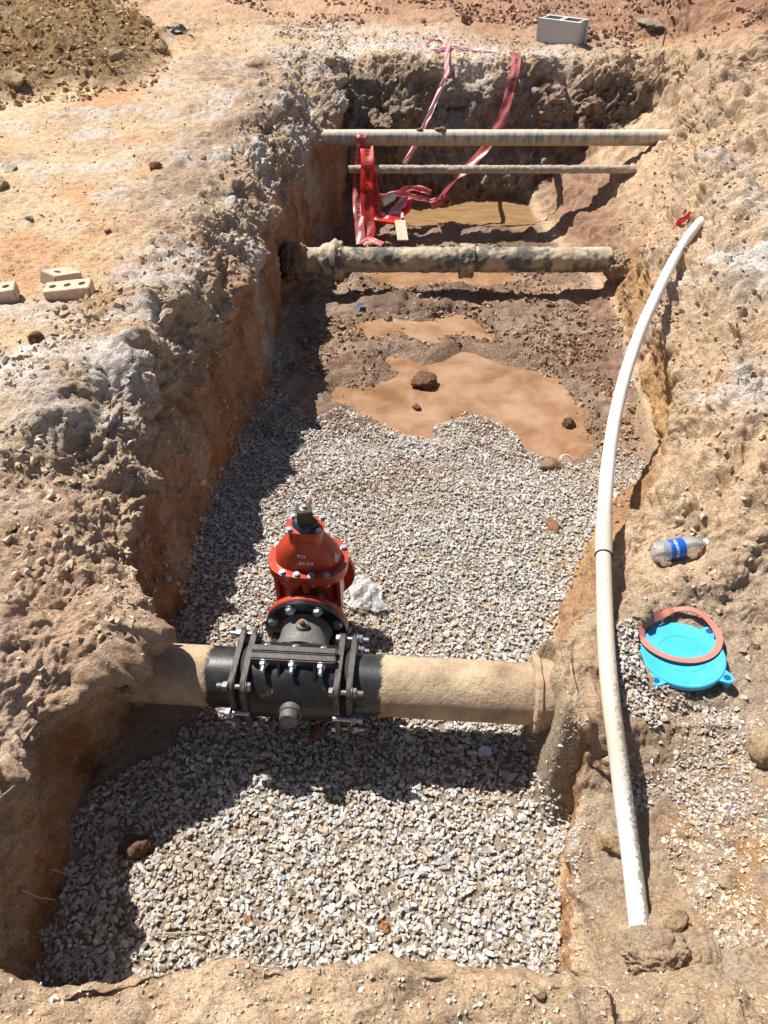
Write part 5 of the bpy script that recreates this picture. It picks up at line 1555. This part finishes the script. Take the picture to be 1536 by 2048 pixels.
t7 = ribbon('tape_scrap', [s0+Vector((0, 0, .010)), s0.lerp(s1, .35)+Vector((0, 0, .025)), s0.lerp(s1, .7)+Vector((0, 0, .015)), s1+Vector((0, 0, .022))], .030, [(0, .6, .8)], tape_material('scarlet_tape', (.65, .02, .03), .2), seed=2, wr=.009)
tag(t7, 'scrap of bright red tape poking out of the right bank above the white pipe', 'tape scrap')
# white bottle in the heap
wb = empty('white_bottle', at(768, 408, 6.04)+Vector((0, 0, .02))); a = at(768, 408, 6.04); b_ = at(796, 391, 6.14)
wb.rotation_euler = (b_-a).to_track_quat('Z', 'Y').to_euler(); tag(wb, 'small chalky white bottle lying on the heap of tape', 'bottle')
bm = bmesh.new(); lathe(bm, [(0, -.03), (.028, -.03), (.034, -.022), (.034, .03), (.031, .036), (.034, .042), (.034, .09), (.028, .105), (.012, .112), (0, .113)], 'Z', (0, 0, 0), 26)
bm_obj('shell', bm, plain('chalky_white', (.66, .64, .58), .7, 0, .15, 40, .002), wb)
bm = bmesh.new(); lathe(bm, [(0, -.050), (.013, -.050), (.014, -.030), (0, -.029)], 'Z', (0, 0, 0), 18); bm_obj('bottle_cap', bm, plain('green_cap', (.08, .25, .07), .5), wb)
# board scrap
q = at(803, 466, 5.72)
bm = bmesh.new(); box(bm, (0, 0, 0), (.085, .20, .014), .002); rough_mesh(bm, .001, .05, 3)
wd = bm_obj('board_scrap', bm, plain('pale_board', (.60, .51, .38), .8, 0, .15, 30, .002)); wd.location = q+Vector((0, .02, .012)); wd.rotation_euler = (.45, .05, .15)
tag(wd, 'pale scrap of board leaning in the mud by the far puddle', 'board')
# small litter
o = mesh_obj('paper_scrap', [(-.022, -.012, 0), (.02, -.016, .004), (.024, .010, .010), (-.004, .016, .016), (-.020, .010, .004), (.0, .0, .008)], [(0, 1, 5), (1, 2, 5), (2, 3, 5), (3, 4, 5), (4, 0, 5)], plain('pale_blue_paper', (.42, .50, .72), .6, 0, .1))
o.location = seat(968, 1508)+Vector((0, 0, .012)); tag(o, 'pale blue scrap in the shadow on the gravel below the pipe', 'litter')
bm = bmesh.new(); lathe(bm, [(.036, 0), (.040, .004), (.038, .010), (.03, .012)], 'Z', (0, 0, 0), 28, a0=.3, a1=3.4)
o = bm_obj('plastic_shard', bm, plain('lilac_plastic', (.52, .38, .50), .4, 0, .1)); o.location = seat(1132, 925)+Vector((0, 0, .008)); o.rotation_euler = (.2, .3, -.2); tag(o, 'curved lilac plastic shard at the right tip of the puddle', 'litter')
o = mesh_obj('blue_scrap', [(-.03, 0, 0), (.02, -.01, .01), (.03, .02, .012), (-.01, .03, .02)], [(0, 1, 2), (0, 2, 3)], plain('dark_blue_scrap', (.05, .09, .16), .5)); o.location = seat(722, 618)+Vector((0, 0, .012)); tag(o, 'dark blue scrap in the shade below the crusted pipe', 'litter')
o = crumple('dark_cloth', [(-.14, -.04), (.02, -.09), (.12, -.05), (.05, .05), (-.10, .06)], (0, 0, 0), .03, plain('dark_cloth', (.05, .055, .07), .9), 9, 26, .06)
o.location = seat(358, 66)+Vector((0, 0, .0)); tag(o, 'dark rag on the ground beside the loose brown soil', 'rag')
bm = bmesh.new(); tube(bm, [(0, 0, -.05), (.002, 0, .05), (0, .002, .14)], .009, 8)
o = bm_obj('wooden_stake', bm, plain('stake_wood', (.30, .17, .10), .9)); o.location = seat(1325, 92); tag(o, 'thin brown stake standing at the far right corner of the trench', 'stake')
LEAF = plain('green_leaf', (.12, .30, .05), .6)
for px, py in ((1277, 803),):
    o = mesh_obj('leaf', [(-.012, 0, 0), (0, -.006, .003), (.013, 0, .001), (0, .007, .004)], [(0, 1, 3), (1, 2, 3)], LEAF); o.location = seat(px, py)+Vector((0, 0, .006)); tag(o, 'tiny green leaf on the mud at the foot of the right wall', 'leaf')

# roots and dry stems
ROOT = plain('pale_root', (.40, .31, .20), .9); DROOT = plain('brown_root', (.17, .11, .07), .9)
def twig(pts, r, mat, label, cat='root', name='root'):
    path = spline(pts, 6); l0 = Vector(path[0]); bm = bmesh.new()
    tube(bm, [Vector(p)-l0 for p in path], [r*(1-.6*i/len(path)) for i in range(len(path))], 6)
    o = bm_obj(name, bm, mat); o.location = l0; tag(o, label, cat); return o
def sgo(px, py, dx=0.0, dz=0.0):
    p = seat(px, py); return Vector((p.x+dx, p.y, p.z+dz))
twig([sgo(0, 1602, 0, .01), sgo(35, 1578, 0, .02), sgo(65, 1545, 0, .02), sgo(88, 1518, 0, .01)], .0022, ROOT, 'pale dry stem lying on the left slope at the picture edge', 'stem', 'dry_stem')
twig([sgo(88, 1738, .02), sgo(115, 1752, .05), sgo(140, 1750, .06, .02), sgo(165, 1735, .09, .03)], .0022, ROOT, 'forked pale root sticking out of the left wall above the front corner')
twig([sgo(35, 1780, .01), sgo(55, 1795, .03), sgo(78, 1802, .05, .01)], .0025, ROOT, 'short pale root at the foot of the left wall in the front corner')
twig([sgo(180, 1525, .01), sgo(190, 1560, .04, -.02), sgo(178, 1600, .03, -.05), sgo(185, 1630, .05, -.06)], .0018, DROOT, 'thin brown root hanging down the left wall below the pipe')
twig([sgo(195, 1510, .01), sgo(215, 1500, .05, .03), sgo(228, 1490, .07, .04)], .0016, ROOT, 'short root poking out of the left wall below the pipe')
twig([sgo(300, 1872, 0, .02), sgo(380, 1868, 0, .015), sgo(440, 1862, 0, .02), sgo(470, 1885, 0, .01), sgo(500, 1905, 0, .01)], .0022, ROOT, 'long pale dry stem lying across the gravel at the near bank', 'stem', 'dry_stem')
twig([sgo(240, 1862, 0, .01), sgo(262, 1868, 0, .02), sgo(285, 1880, 0, .01)], .0020, DROOT, 'short dry stem near the front left corner of the gravel', 'stem', 'dry_stem')
hr = random.Random(9)
bm = bmesh.new()
for k in range(46):      # fine dry rootlets in the bank above the left wall
    px = 262+k*5.5+hr.uniform(-8, 8); py = 960-k*6.0+hr.uniform(-14, 14)
    a = seat(px, py); e = a+Vector((.02+hr.uniform(0, .03), hr.uniform(-.06, .06), -.06-hr.uniform(0, .10)))
    tube(bm, spline([a, a.lerp(e, .5)+Vector((.015, hr.uniform(-.02, .02), .01)), e], 4), .0009, 4)
o = bm_obj('rootlets', bm, ROOT); o['kind'] = 'stuff'; tag(o, 'fine dry rootlets hanging along the lip of the left wall', 'roots')
tris = sum(sum(len(p.vertices)-2 for p in m_.polygons) for m_ in {o_.data for o_ in bpy.data.objects if o_.type == 'MESH' and o_.name not in ('ground', 'trench_wall', 'trench_floor')})
print('TRIS objects', tris, 'terrain', 2*R*C)
